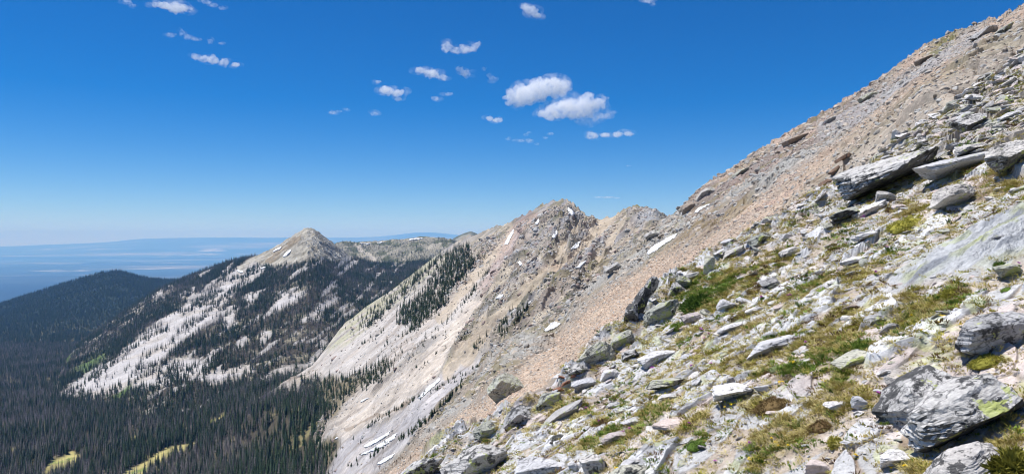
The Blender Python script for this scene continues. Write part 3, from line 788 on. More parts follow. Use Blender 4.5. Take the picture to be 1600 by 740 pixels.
CLOUDS = [
 ("large curved white cloud, upper of the two biggest clouds", 6500, 0, [(802,152,13,11),(820,148,22,17),(845,140,22,17),(868,134,20,15),(884,133,10,10)]),
 ("large flat-bottomed white cloud, lower of the two biggest clouds", 5000, 0, [(848,179,12,6),(865,174,18,11),(890,168,24,17),(915,166,22,17),(934,162,11,11),(944,155,5,5)]),
 ("small shred of cloud wedged between the two biggest clouds", 6500, 1, [(845,167,5,4),(854,161,5,3),(863,158,5,3)]),
 ("ragged tail of cloud off the lower end of the flat-bottomed cloud", 6500, 1, [(930,186,7,5),(944,181,9,5),(958,176,6,3),(902,189,5,3)]),
 ("long low cloud below the two biggest clouds", 6800, 0, [(925,212,10,6),(945,211,10,4),(965,210,10,5),(982,209,9,4)]),
 ("lone tilted cloud near the upper edge above the two biggest clouds", 6000, 0, [(820,11,8,6),(830,17,12,8),(840,25,7,5)]),
 ("clipped white cloud at the upper edge, furthest right of all clouds", 6000, 1, [(1012,1,11,5),(1020,6,5,4)]),
 ("lumpy cloud topping the middle cluster of small clouds", 6200, 0, [(698,74,9,7),(712,79,9,6),(726,77,10,7),(741,74,8,7),(748,69,4,4)]),
 ("oval cloud at the left side of the middle cluster", 6200, 0, [(656,110,9,6),(674,115,14,7),(692,121,9,5)]),
 ("small rounded cloud in the centre of the middle cluster", 6200, 0, [(719,109,6,5),(727,115,8,6)]),
 ("small puff of cloud at the right end of the middle cluster", 6200, 1, [(764,118,5,4),(770,123,7,4),(757,108,3,4)]),
 ("small oval puff below the oval cloud of the middle cluster", 6400, 1, [(680,154,8,4)]),
 ("faint flat puff just right of the small oval puff", 6400, 1, [(701,147,8,3)]),
 ("mid-sized cloud with a small puff over it, left of the middle cluster", 6400, 0, [(590,128,6,3),(604,141,14,7),(622,145,11,6),(622,155,8,3)]),
 ("thin faint streak of cloud, lowest left of the middle cluster", 6600, 1, [(520,176,8,3),(530,174,6,2),(541,171,5,3)]),
 ("tiny lone puff beneath the mid-sized cloud", 6600, 1, [(585,178,8,3.5)]),
 ("small flat cloud between the middle cluster and the two biggest clouds", 6600, 0, [(765,185,7,4),(778,188,10,4)]),
 ("tiny dot of cloud at the left of the scattered wisps below the two biggest clouds", 6800, 1, [(793,217,3.5,3)]),
 ("longest of the scattered wisps below the two biggest clouds", 6800, 1, [(814,220,8,2.2),(826,219,7,3.2)]),
 ("curved feathery wisp above the longest wisp", 6800, 1, [(822,210,5,2.5),(827,207,5,2)]),
 ("small wisp beneath the right end of the longest wisp", 6800, 1, [(839,225,5,2.2)]),
 ("right-hand wisp pair below the two biggest clouds", 6800, 1, [(852,215,6,2.2),(860,209,7,2.6)]),
 ("wide white cloud at the upper edge in the left sky", 6000, 0, [(243,7,9,4),(258,9,14,6),(276,12,16,8),(293,15,9,5)]),
 ("thin slanting cloud at the upper edge right of the wide white cloud", 6000, 1, [(322,3,9,4),(334,8,8,3),(347,13,8,3)]),
 ("small faint cloud at the upper edge, furthest left of all clouds", 6000, 1, [(198,3,9,5),(207,9,6,3)]),
 ("broken streak of cloud under the wide white cloud", 6200, 1, [(268,55,8,4),(284,51,5,5),(292,58,7,4),(305,62,7,2.4)]),
 ("tiny round puff right of the broken streak", 6200, 1, [(329,65,5,4),(345,68,6,1.6)]),
 ("long lumpy cloud, lowest of the left sky", 6300, 0, [(306,89,7,5),(318,93,8,6),(333,94,11,7),(350,98,9,6),(368,101,8,4)]),
 ("faint thin streak low over the green capped summit", 9000, 1, [(934,308,9,1.4),(950,308,12,1.8),(964,309,7,1.4)]),
 ("barely visible speck of cloud low over the long ridge", 7500, 1, [(982,259,5,1.3)]),
]
def islands(n, faces):
    par = list(range(n))
    def f(x):
        while par[x] != x: par[x] = par[par[x]]; x = par[x]
        return x
    for q in faces:
        r = f(q[0])
        for w in q[1:]:
            s = f(w)
            if s != r: par[s] = r
    return np.array([f(x) for x in range(n)])
def make_cloud(label, y, thin, blobs):
    gen = np.random.default_rng(abs(hash(label)) % 9999 if False else len(label)*37 + int(blobs[0][0]))
    bm = bmesh.new()
    k = y/F
    cx = sum(b[0] for b in blobs)/len(blobs); cv = sum(b[1] for b in blobs)/len(blobs)
    cen = Vector(((cx-U0)*k, y, (V0-cv)*k))
    def ball(u, v, d, rx, rz, ry):
        mt = Matrix.Translation(Vector(((u-U0)*k, y + d, (V0-v)*k)) - cen) @ Matrix.Diagonal((rx*k, ry*k, rz*k, 1))
        bmesh.ops.create_icosphere(bm, subdivisions=2, radius=1.0, matrix=mt)
    for (u, v, rx, rz) in blobs:
        ball(u, v, 0, rx*0.86, rz*0.86, max(rx, rz)*0.8)
        for q in range(10 if not thin else 7):
            a = gen.random()*6.283; e = gen.uniform(-0.6, 0.8); s = gen.uniform(0.22, 0.48)
            ball(u + rx*0.8*math.cos(a)*math.cos(e), v - rz*0.85*math.sin(a), gen.uniform(-.5, .5)*rx*k, max(rz*s*gen.uniform(1, 1.6), .8), max(rz*s, .7), max(rz*s, .8))
    rs = max(b[3] for b in blobs)
    me = bpy.data.meshes.new("cloud_raw"); bm.to_mesh(me); bm.free()
    ob = bpy.data.objects.new("cloud_raw", me); COL.objects.link(ob)
    rm = ob.modifiers.new("r", 'REMESH'); rm.mode = 'VOXEL'; rm.voxel_size = k*max(0.45, min(1.3, rs*0.16))
    dg = bpy.context.evaluated_depsgraph_get()
    m2 = bpy.data.meshes.new_from_object(ob.evaluated_get(dg))
    bpy.data.objects.remove(ob); bpy.data.meshes.remove(me)
    n = len(m2.vertices); co = np.empty(n*3, np.float32); m2.vertices.foreach_get("co", co); co = co.reshape(-1, 3)
    nr = np.empty(n*3, np.float32); m2.vertices.foreach_get("normal", nr); nr = nr.reshape(-1, 3)
    p = co/(k*rs)
    d = 0.20*fbm(p[:, 0]*1.6 + cx, p[:, 1]*1.6, p[:, 2]*1.6, 4) + 0.12*fbm(p[:, 0]*4 + cx, p[:, 1]*4, p[:, 2]*4, 3)
    co = co + nr*(d*k*rs)[:, None]
    fs = [tuple(p.vertices) for p in m2.polygons]; bpy.data.meshes.remove(m2)
    lab = islands(n, fs); ids, cnt = np.unique(lab, return_counts=True)
    o = None
    for w in ids[np.argsort(-cnt)][:6]:
        sel = lab == w
        if sel.sum() < 12: continue
        mp = -np.ones(n, int); mp[sel] = np.arange(sel.sum())
        ff = [[mp[x] for x in q] for q in fs if lab[q[0]] == w]
        me = bpy.data.meshes.new("cloud"); me.from_pydata([tuple(x) for x in co[sel]], [], ff); me.materials.append(m_wisp if thin else m_cloud)
        b = link(bpy.data.objects.new("cloud" if o is None else "shred", me))
        if o is None: o = b; o.location = cen
        else: b.parent = o
    if rs >= 3:
        gv = np.random.default_rng(len(label)*11 + 3); bm = bmesh.new()
        for (u, v, rx, rz) in blobs:
            for q in range(2):
                mt = Matrix.Translation(Vector(((u + gv.normal()*rx*.5 - U0)*k, y + gv.normal()*rx*k*.2, (V0 - v + gv.normal()*rz*.35)*k)) - cen) @ Matrix.Diagonal((rx*1.25*k, rx*k, max(rz*1.15, 2)*k, 1))
                bmesh.ops.create_icosphere(bm, subdivisions=2, radius=1.0, matrix=mt)
        me = bpy.data.meshes.new("veil_raw"); bm.to_mesh(me); bm.free()
        ob = bpy.data.objects.new("veil_raw", me); COL.objects.link(ob)
        rm = ob.modifiers.new("r", 'REMESH'); rm.mode = 'VOXEL'; rm.voxel_size = k*max(.6, rs*.2)
        dg = bpy.context.evaluated_depsgraph_get(); m3 = bpy.data.meshes.new_from_object(ob.evaluated_get(dg))
        bpy.data.objects.remove(ob); m3.materials.clear(); m3.materials.append(m_veil); m3.name = "veil"
        b = link(bpy.data.objects.new("veil", m3)); b.parent = o
    tag(o, label, "cloud", "small white fair-weather clouds")
m_veil = cloud_mat("cloud_veil_vapour", 0.016, 0.46, 0.72, CLOUD_D*0.30)
for c_ in CLOUDS: make_cloud(*c_)

# ================================================================== SNOW
m = NT("old_snow"); p = pos(m)
m_snow = m.surf(m.ramp(m.noise(p, 0.6, 4, 0.6), [(0.3, (0.46, 0.45, 0.44)), (0.55, (0.70, 0.71, 0.72)), (0.8, (0.76, 0.77, 0.79))]), 0.7, m.noise(p, 1.5, 3), 0.3, 0.3)
SNOW = [
 (ridge, "slanting snow strip under the left shoulder of the highest summit", [(787,383),(794,369),(803,357),(805,360),(799,372),(793,383)]),
 (ridge, "small snow patch just right of the highest summit's top", [(886,325),(893,327),(899,334),(894,338),(888,333)]),
 (ridge, "broken little snow patch under the left of the highest summit's top", [(835,350),(842,342),(844,345),(840,352)]),
 (ridge, "thin crooked snow patch in the middle of the highest summit's face", [(862,371),(869,359),(872,362),(868,373)]),
 (ridge, "triangular snow patch on the tan slope right of the highest summit", [(890,391),(899,380),(910,375),(902,389)]),
 (ridge, "narrow snow streak below the triangular snow patch", [(896,421),(907,411),(920,404),(908,418)]),
 (ridge, "tiny snow spot right of the pink strip on the big ridge", [(808,409),(813,407),(818,414),(812,416)]),
 (ridge, "small snow patch beside the stunted trees in the middle of the ridge", [(773,468),(781,460),(789,459),(785,465)]),
 (flank, "bright snow patch on the rocky edge of the gully", [(850,517),(861,504),(879,498),(884,501),(868,513),(853,519)]),
 (ridge, "long snow strip between the pale fan and the dotted tree line", [(652,623),(667,606),(688,589),(689,594),(669,613),(657,623)]),
 (ridge, "longest snow streak on the grey scree above the valley trees", [(554,714),(575,704),(598,690),(622,675),(618,684),(600,697),(572,709)]),
 (ridge, "snow streak lying just above the longest streak on the grey scree", [(566,698),(580,689),(600,679),(613,671),(606,681),(588,692),(572,699)]),
 (ridge, "short snow streak under the longest streak, nearest to the orange gully", [(586,726),(600,716),(620,706),(612,716),(596,725)]),
 (ridge, "faint snow sliver at the foot of the tan fan", [(559,629),(569,623),(579,620),(572,626)]),
 (ridge, "tiny snow spot at the edge of the valley forest", [(522,686),(527,682),(530,683),(526,687)]),
 (flank, "long snow tongue in the hollow of the orange mountainside", [(1007,400),(1019,385),(1040,373),(1059,364),(1056,371),(1038,383),(1021,395)]),
 (flank, "shorter snow tongue higher up the mountainside near the skyline", [(1082,335),(1090,326),(1109,318),(1107,325),(1093,332)]),
 (peak, "snow streak along the left skyline of the pyramid peak", [(425,393),(435,387),(445,384),(437,390),(428,394)]),
 (peak, "small snow patch on the left face of the pyramid peak", [(441,401),(447,394),(457,389),(453,396),(446,402)]),
 (peak, "low snow patch at the foot of the pyramid's left shoulder", [(370,422),(381,423),(380,427),(372,426)]),
 (peak, "tiny snow bit above the trees below the pyramid's left shoulder", [(406,420),(412,416),(418,417),(412,421)]),
 (back, "short snow line on the left of the far ridge crest", [(561,379.6),(568,380),(578,380),(578,382.2),(562,382)]),
 (back, "snow line in the middle of the far ridge crest", [(586,379),(598,378.2),(609,377.5),(609,379.6),(588,380.4)]),
 (back, "longest snow line on the right of the far ridge crest", [(636,375),(650,372.6),(664,371.6),(664,373.6),(640,376.6)]),
]
def make_snow(sh, label, poly):
    us = [p[0] for p in poly]; vs = [p[1] for p in poly]
    st = 0.8
    gu = np.arange(min(us)-2, max(us)+2.01, st); gv = np.arange(min(vs)-2, max(vs)+2.01, st)
    A, B = np.meshgrid(gu, gv, indexing='ij')
    wa = A + 1.3*fbm(A*0.18, B*0.18, 3., 3); wb = B + 1.3*fbm(A*0.18, B*0.18, 9., 3)
    ms = poly_mask(wa, wb, poly, 1.6)
    idx = -np.ones(A.shape, int); V = []; 
    for i in range(A.shape[0]):
        for j in range(A.shape[1]):
            if ms[i, j] < 0.5: continue
            h = sh.hit(A[i, j], B[i, j])
            if h is None: continue
            idx[i, j] = len(V)
            px = h.y/F
            V.append(Vector((h.x, h.y - 0.25*px, h.z + (ms[i, j]-0.5)*1.0*px)))
    fs = []
    for i in range(A.shape[0]-1):
        for j in range(A.shape[1]-1):
            q = (idx[i, j], idx[i+1, j], idx[i+1, j+1], idx[i, j+1])
            if min(q) >= 0:
                ys = [V[t].y for t in q]
                if max(ys) < min(ys)*1.12: fs.append(q)
    if not fs: return
    lab = islands(len(V), fs); used = [lab[q[0]] for q in fs]; best = max(set(used), key=used.count)
    fs = [q for q in fs if lab[q[0]] == best]; keep = sorted({x for q in fs for x in q}); mp = {x: i for i, x in enumerate(keep)}
    fs = [[mp[x] for x in q] for q in fs]; V = [V[x] for x in keep]
    o = mesh_np("snow_patch", np.array([tuple(p) for p in V]), fs, m_snow, None, True)
    sd = o.modifiers.new("thick", 'SOLIDIFY'); sd.thickness = 1.0*V[0].y/F; sd.offset = -1
    link(o); tag(o, label, "snow patch", "old snow patches left on the slopes")
for s_ in SNOW: make_snow(*s_)

# ================================================================== TREES
def tree_mat(name, a, b):
    m = NT(name)
    r = m.n("ShaderNodeObjectInfo").outputs['Random']
    c = m.ramp(r, [(0.0, a), (1.0, b)])
    c = m.mix(1.0, c, m.ramp(m.noise(pos(m), 0.8, 2), [(0.3, (.75,)*3), (.7, (1.3,)*3)]), 'MULTIPLY')
    return m.surf(c, 0.9, trans=0.12)
m_spruce = tree_mat("spruce_needles", (0.020, 0.042, 0.019), (0.070, 0.104, 0.046))
m_dead = tree_mat("bare_grey_twigs", (0.13, 0.115, 0.115), (0.33, 0.30, 0.30))
m_bark = NT("grey_bark").surf((0.11, 0.095, 0.085), 0.95)
def conifer_mesh(kind, seed):
    g = np.random.default_rng(seed)
    V = []; Fc = []
    dead = kind == 'dead'
    tiers = 15 if dead else 18
    rad = (0.085 if dead else 0.135)*g.uniform(.85, 1.2)
    lean = g.uniform(-.01, .01, 2)
    for t in range(tiers):
        z = 0.10 + 0.88*(t/(tiers-1))**0.92
        r = rad*(1 - z)**0.75*(g.uniform(.75, 1.2)) + 0.006
        n = 6 if dead else 7
        a0 = g.random()*6.28
        for q in range(n):
            if g.random() < (0.22 if dead else 0.06): continue
            a = a0 + q*6.283/n + g.uniform(-.25, .25)
            L = r*g.uniform(.65, 1.25); dr = L*g.uniform(.25, .7)*(0.5 if dead else 1)
            w = L*(0.16 if dead else 0.40)
            d = np.array([math.cos(a), math.sin(a), 0]); s = np.array([-d[1], d[0], 0])
            base = np.array([lean[0]*z, lean[1]*z, z + 0.02])
            tip = base + d*L - np.array([0, 0, dr])
            m1 = base + d*L*.55 + s*w - np.array([0, 0, dr*.75]); m2 = base + d*L*.55 - s*w - np.array([0, 0, dr*.75])
            k = len(V); V += [base, m1, tip, m2]; Fc += [(k, k+1, k+2), (k, k+2, k+3)]
    k = len(V)                                                     # a pointed leader
    for q in range(3):
        a = q*2.094; V.append(np.array([0.008*math.cos(a), 0.008*math.sin(a), 0.9]))
    V.append(np.array([lean[0], lean[1], 1.0])); Fc += [(k, k+1, k+3), (k+1, k+2, k+3), (k+2, k, k+3)]
    return np.array(V), np.array(Fc)
def trunk_mesh(dead):
    V = []; Fc = []
    H = [(-0.06, 0.017), (0.12, 0.013), (0.5, 0.008), (0.94, 0.002)]
    for z, r in H:
        for q in range(5): V.append((r*math.cos(q*1.257), r*math.sin(q*1.257), z))
    for i in range(3):
        for q in range(5): Fc.append((i*5+q, i*5+(q+1) % 5, i*5+5+(q+1) % 5, i*5+5+q))
    return np.array(V), Fc
KINDS = []
trees_c = clean("conifer_shapes")
tv, tf = trunk_mesh(False)
for kind, mt, n in (('spruce', m_spruce, 4), ('dead', m_dead, 4)):
    for s in range(n):
        v, f = conifer_mesh(kind, 100 + s + (50 if kind == 'dead' else 0))
        crown = mesh_np("crown", v, f, mt); trunk = mesh_np("trunk", tv, tf, m_bark)
        KINDS.append((kind, crown.data, trunk.data))
        fq = np.array([(a, b, c, d) for a, b, c, d in tf])
        tri = np.concatenate([fq[:, [0, 1, 2]], fq[:, [0, 2, 3]]]) + len(v)
        j = mesh_np("conifer_%02d" % len(KINDS), np.concatenate([v, tv]), np.concatenate([f, tri]), mt)
        j.data.materials.append(m_bark)
        mi = np.zeros(len(f) + len(tri), np.int32); mi[len(f):] = 1
        j.data.polygons.foreach_set("material_index", mi)
        trees_c.objects.link(j)
gen = np.random.default_rng(77)
T_pos = []; T_h = []; T_dead = []; T_zone = []
def add_trees(P, h, dead, zone):
    T_pos.append(P); T_h.append(h); T_dead.append(dead); T_zone.append(np.full(len(P), zone))
P, i_, j_ = valley.scatter(NV, forest_v*np.where(valley.T > 5.0, 0.8, 1.0), gen) if False else (None, None, None)
w_near = forest_v*(valley.T < 4.6)*np.where(valley.T < 2.6, 1.7, 1.0)
P, i_, j_ = valley.scatter(98000, w_near, gen)
patch_d = fbm(P[:, 0]*.008, P[:, 1]*.008, 71., 3)
livebelt = np.exp(-(((P[:, 0] + 190)/90)**2 + ((P[:, 1] - 780)/130)**2))
dead = gen.random(len(P)) < np.clip(0.52 + 0.45*patch_d - 0.6*livebelt, .08, .85)
add_trees(P, gen.uniform(8, 19, len(P))*np.where(dead, 1, .92), dead, 0)
w_far = forest_v*(valley.T >= 4.6)
P, i_, j_ = valley.scatter(62000, w_far, gen)
add_trees(P, gen.uniform(11, 22, len(P)), gen.random(len(P)) < .08, 1)
P, i_, j_ = peak.scatter(62000, forest_e, gen)
dead = gen.random(len(P)) < np.clip(.5 + .8*fbm(P[:, 0]*.006, P[:, 1]*.006, 81., 3), .1, .85)
add_trees(P, gen.uniform(7, 16, len(P)), dead, 2)
P, i_, j_ = shoulder.scatter(7000, 1.0*(shoulder.T < 1.03), gen)
add_trees(P, gen.uniform(10, 18, len(P)), gen.random(len(P)) < .25, 1)
db = (sstep(.0, .3, fbm(back.X*.004, back.Y*.004, 91., 3)) + .15)*(back.T < .85)
P, i_, j_ = back.scatter(2200, db, gen)
add_trees(P, gen.uniform(6, 12, len(P)), gen.random(len(P)) < .3, 1)
RT = [  # trees on the ridge: outline, how many, height in photo pixels, share dead
 ([(627,480),(660,463),(680,430),(705,391),(732,385),(738,419),(705,452),(682,485),(644,513),(618,505)], 1300, (7,14), .12, 3),
 ([(475,590),(500,588),(540,590),(585,572),(610,560),(604,580),(570,604),(540,622),(525,655),(490,650),(470,620)], 520, (9,16), .3, 3),
 ([(560,600),(600,580),(618,560),(604,590),(575,606)], 60, (8,13), .05, 3),
 ([(480,745),(500,705),(522,690),(530,694),(520,720),(500,745)], 90, (11,19), .05, 3),
 ([(600,560),(640,545),(690,505),(745,440),(760,420),(750,450),(715,500),(670,540),(620,575)], 90, (5,9), .05, 3),
 ([(575,575),(640,520),(700,470),(640,530),(590,580)], 25, (5,8), .1, 3),
 ([(770,520),(790,500),(815,478),(830,468),(826,480),(800,510),(778,530)], 60, (8,14), .0, 4),
 ([(712,400),(745,380),(770,380),(760,400),(735,430)], 55, (4,7), .0, 3),
 ([(745,420),(775,395),(770,420),(750,450)], 25, (4,7), .0, 3),
 ([(560,500),(600,462),(640,425),(690,392),(704,396),(660,440),(610,482),(560,520)], 420, (5,10), .3, 3),
 ([(530,520),(545,505),(570,480),(590,470),(580,495),(550,525)], 30, (5,8), .3, 3),
 ([(735,545),(750,525),(760,525),(748,548)], 12, (7,12), .0, 4),
 ([(850,560),(880,500),(960,380),(800,420),(700,560)], 40, (3,6), .0, 4),
]
for poly, n, (h0, h1), fd, zn in RT:
    us = [p[0] for p in poly]; vs = [p[1] for p in poly]; k = 0; tries = 0; Q = []; H = []
    while k < n and tries < n*12:
        tries += 1
        u = gen.uniform(min(us), max(us)); v = gen.uniform(min(vs), max(vs))
        if not in_poly(np.array([u + gen.normal()*4]), np.array([v + gen.normal()*3]), poly)[0]: continue
        h = ridge.hit(u, v)
        if h is None: continue
        Q.append(tuple(h)); H.append(gen.uniform(h0, h1)*h.y/F); k += 1
    add_trees(np.array(Q), np.array(H), gen.random(len(Q)) < fd, zn)
LINES = [([(575,512),(630,458),(690,402)], 130, (7,12)), ([(690,465),(720,432),(748,402)], 75, (6,11)), ([(640,518),(668,492),(700,470)], 60, (7,12)), ([(720,478),(745,448),(765,420)], 40, (5,9)), ([(572,668),(600,650),(640,628),(680,608),(720,588),(748,572)], 110, (4,8)), ([(624,690),(645,675),(680,645),(705,620),(722,600)], 75, (6,13)),
         ([(580,716),(590,704),(604,698)], 10, (8,13)), ([(594,696),(612,690),(622,684)], 5, (5,8)), ([(552,690),(567,686)], 3, (6,9)),
         ([(545,728),(562,722)], 5, (6,10)), ([(600,540),(650,515),(690,490)], 26, (5,8)), ([(640,585),(700,540),(740,512)], 16, (4,7)), ([(565,540),(610,512),(640,500)], 14, (5,8))]
for pts, n, (h0, h1) in LINES:
    Q = []; H = []
    L = np.cumsum([0] + [math.dist(a, b) for a, b in zip(pts[:-1], pts[1:])])
    for q in range(n):
        s = gen.uniform(0, L[-1])
        u = np.interp(s, L, [p[0] for p in pts]) + gen.normal()*1.5; v = np.interp(s, L, [p[1] for p in pts]) + gen.normal()*2.0
        h = ridge.hit(u, v)
        if h is None: continue
        Q.append(tuple(h)); H.append(gen.uniform(h0, h1)*h.y/F)
    add_trees(np.array(Q), np.array(H), gen.random(len(Q)) < .04, 5)
Q = ridge.hit(532, 700)
if Q: add_trees(np.array([tuple(Q)]), np.array([21*Q.y/F]), np.array([True]), 6)
T_pos = np.concatenate(T_pos); T_h = np.concatenate(T_h); T_dead = np.concatenate(T_dead); T_zone = np.concatenate(T_zone)
hpx = T_h*F/T_pos[:, 1]
pu = U0 + F*T_pos[:, 0]/T_pos[:, 1]; pv = V0 - F*T_pos[:, 2]/T_pos[:, 1]
order = np.argsort(-hpx)
chosen = np.zeros(len(hpx), bool); nch = 0
for q in order:
    if nch >= 300: break
    u, v = pu[q], pv[q] - 0.6*hpx[q]
    if u < 1 or u > 1599 or v > 738 or v < 0: continue
    y = T_pos[q, 1]
    if any(sh is not None and (h := sh.hit(u, v)) is not None and h.y < y*0.985 for sh in (near, flank, ridge, valley)): continue
    chosen[q] = True; nch += 1
pick = np.where(T_dead, 4, 0) + gen.integers(0, 4, len(hpx))
yaw = gen.random(len(hpx))*6.283
wide = gen.uniform(.8, 1.25, len(hpx))*np.where(T_zone == 5, 1.5, 1.0)
ZL = {0: ("green spruce standing among the dead trunks on the valley floor", "bare grey dead conifer standing in the valley forest", "conifers of the valley forest"),
      1: ("dark spruce on the distant wooded hill", "dead conifer on the distant wooded hill", "conifers of the distant hill"),
      2: ("dark spruce on the apron below the pyramid peak", "grey dead conifer on the apron below the pyramid peak", "conifers below the pyramid peak"),
      3: ("green spruce of the tongue of trees at the foot of the scree fans", "grey dead conifer in the tongue of trees at the foot of the scree fans", "conifers at the foot of the scree fans"),
      4: ("small dark spruce among the crags of the big ridge", "small dead conifer among the crags of the big ridge", "conifers among the crags"),
      5: ("stunted spruce in the dotted tree lines across the grey scree", "stunted grey conifer in the dotted tree lines across the grey scree", "stunted trees in lines across the scree"),
      6: ("", "lone tall grey dead conifer at the edge of the grey scree beside the valley trees", None)}
for q in np.nonzero(chosen)[0]:
    kind, cd, td = KINDS[pick[q]]
    z = int(T_zone[q]); lab = ZL[z][1 if T_dead[q] else 0]
    e = bpy.data.objects.new("dead_conifer" if T_dead[q] else "spruce_tree", None); COL.objects.link(e)
    e.empty_display_size = 0.1
    e.location = T_pos[q]; e.rotation_euler = (0, 0, yaw[q]); h = T_h[q]; e.scale = (h*wide[q], h*wide[q], h)
    tag(e, lab, "tree", (ZL[z][2] + (", dead" if T_dead[q] else ", living")) if ZL[z][2] else None)
    for nm, dt in (("trunk", td), ("crown", cd)):
        o = bpy.data.objects.new(nm, dt); COL.objects.link(o); o.parent = e
r_ = ~chosen
instancer("forest", T_pos[r_], np.stack([gen.normal(0, .03, r_.sum()), gen.normal(0, .03, r_.sum()), yaw[r_]], -1),
          np.stack([T_h[r_]*wide[r_], T_h[r_]*wide[r_], T_h[r_]], -1), pick[r_], trees_c)
# low leafy scrub (aspen and willow) as small bushes on the green patches

# ================================================================== STONES
def ico(sub):
    bm = bmesh.new(); bmesh.ops.create_icosphere(bm, subdivisions=sub, radius=1.0)
    v = np.array([tuple(q.co) for q in bm.verts]); f = np.array([[w.index for w in q.verts] for q in bm.faces]); bm.free()
    return v, f
ICO = {s: ico(s) for s in (2, 3, 4, 5)}
def stone_shape(seed, sub=3, planes=11, flat=0.75, under=0.0, rough=0.03, round_=0.0):
    """an angular stone in the unit box: a ball cut by random planes, then worn along its bedding"""
    g = np.random.default_rng(seed)
    d, f = ICO[sub]
    N = [np.array([g.normal()*.12, g.normal()*.12, 1]), np.array([g.normal()*.12, g.normal()*.12, -1])]; D = [1.0*g.uniform(.8, 1), 1.0]
    a0 = g.random()*6.28
    for k in range(planes):
        a = a0 + k*6.283/planes*1.0 + g.uniform(-.35, .35)
        z = g.normal()*(1-flat)*1.4
        N.append(np.array([math.cos(a), math.sin(a), z])); D.append(g.uniform(.62, 1.0))
    for k in range(3):
        n = g.normal(size=3); n[2] = abs(n[2]); N.append(n); D.append(g.uniform(.72, .95))
    if under > 0:
        N.append(np.array([g.uniform(-.3, .1), -1.0, -1.1*under])); D.append(0.45)
    r = np.full(len(d), 1.5)
    for n, dd in zip(N, D):
        n = n/np.linalg.norm(n); c = d @ n
        r = np.where(c > 1e-3, np.minimum(r, dd/np.maximum(c, 1e-3)), r)
    if round_ > 0: r = r*(1-round_) + round_*np.clip(r, .5, .95)
    p = d*r[:, None]
    s = seed*1.7 % 50
    lay = fbm(p[:, 0]*1.3 + s, p[:, 1]*1.3 + s, p[:, 2]*7 + s, 3) + 0.6*np.sign(perlin(p[:, 0]*.8+s, p[:, 1]*.8, p[:, 2]*4+s))*0.4
    chip = ridged(p[:, 0]*1.6 + s, p[:, 1]*1.6, p[:, 2]*2.2, 4) - .2
    p = p*(1 + rough*(lay*1.2 - np.clip(chip, 0, 1)*1.6)[:, None])
    if sub >= 4: p = p*(1 + 0.5*rough*fbm(p[:, 0]*9+s, p[:, 1]*9, p[:, 2]*14, 4)[:, None])
    p = p - p.mean(0)
    return p/np.abs(p).max(0), f

def stone_mat(name, a, b, black=0.5, lime=0.4, sc=1.0):
    m = NT(name)
    rnd = m.n("ShaderNodeObjectInfo").outputs['Random']
    tc = m.n("ShaderNodeTexCoord").outputs['Object']
    p = pos(m)
    big = m.noise(p, 5*sc, 4, 0.65)
    c = m.mix(m.ramp(big, [(.35, (0,)*3), (.65, (1,)*3)]), a, b)
    hs = m.n("ShaderNodeMix", data_type='RGBA', blend_type='MULTIPLY'); hs.inputs[0].default_value = 1
    c = m.mix(1.0, c, m.ramp(rnd, [(0, (.76, .77, .80)), (.5, (1.0, .99, .98)), (1, (1.10, 1.06, 1.02))]), 'MULTIPLY')
    mp = m.n("ShaderNodeMapping"); mp.inputs['Scale'].default_value = (1.2, 1.2, 9.0); m.l(tc, mp.inputs[0])
    st = m.noise(mp.outputs[0], 2.0, 5, 0.7)
    c = m.mix(1.0, c, m.ramp(st, [(.38, (.84,)*3), (.6, (1.07,)*3)]), 'MULTIPLY')
    fine = m.noise(p, 60*sc, 3, 0.7)
    c = m.mix(1.0, c, m.ramp(fine, [(.3, (.72,)*3), (.7, (1.2,)*3)]), 'MULTIPLY')
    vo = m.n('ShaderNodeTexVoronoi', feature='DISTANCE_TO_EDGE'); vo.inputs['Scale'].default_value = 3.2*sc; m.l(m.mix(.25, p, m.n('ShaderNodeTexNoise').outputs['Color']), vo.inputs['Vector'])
    c = m.mix(m.ramp(vo.outputs['Distance'], [(0, (.75,)*3), (.035, (0,)*3)]), c, (.07, .07, .07))  # crack lines painted dark, standing for the shade in their recesses
    bl = m.math('ADD', m.noise(p, 14*sc, 5, 0.75), m.math('MULTIPLY', m.math('SUBTRACT', m.noise(p, 2.2*sc, 2), .5), .7))
    e = 0.66 - 0.14*black
    c = m.mix(m.ramp(bl, [(e, (0,)*3), (e + .035, (.88,)*3)]), c, (0.035, 0.036, 0.038))
    lm = m.math('ADD', m.noise(m.n("ShaderNodeVectorMath", operation='ADD').outputs[0] if False else p, 11*sc, 4, 0.7), m.math('MULTIPLY', m.math('SUBTRACT', m.noise(tc, 1.7, 2), .5), .6))
    e = 0.70 - 0.13*lime
    c = m.mix(m.ramp(lm, [(e, (0,)*3), (e + .04, (.8,)*3)]), c, (0.36, 0.40, 0.13))
    bump = m.math('ADD', m.math('MULTIPLY', st, 1.5), m.math('ADD', big, m.math('MULTIPLY', fine, .35)))
    return m.surf(c, 0.92, bump, 0.55, 0.03/sc)
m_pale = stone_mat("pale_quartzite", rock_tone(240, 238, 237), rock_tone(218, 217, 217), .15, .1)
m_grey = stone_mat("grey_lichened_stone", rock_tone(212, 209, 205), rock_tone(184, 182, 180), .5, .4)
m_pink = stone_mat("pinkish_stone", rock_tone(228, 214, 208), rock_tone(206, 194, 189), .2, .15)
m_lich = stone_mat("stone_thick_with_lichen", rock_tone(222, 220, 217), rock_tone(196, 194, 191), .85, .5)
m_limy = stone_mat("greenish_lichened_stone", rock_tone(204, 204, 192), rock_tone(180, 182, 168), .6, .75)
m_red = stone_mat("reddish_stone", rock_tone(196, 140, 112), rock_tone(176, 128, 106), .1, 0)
m_black = stone_mat("black_lichen_and_shade", (.09, .09, .088), (.22, .22, .21), 1.0, .6)
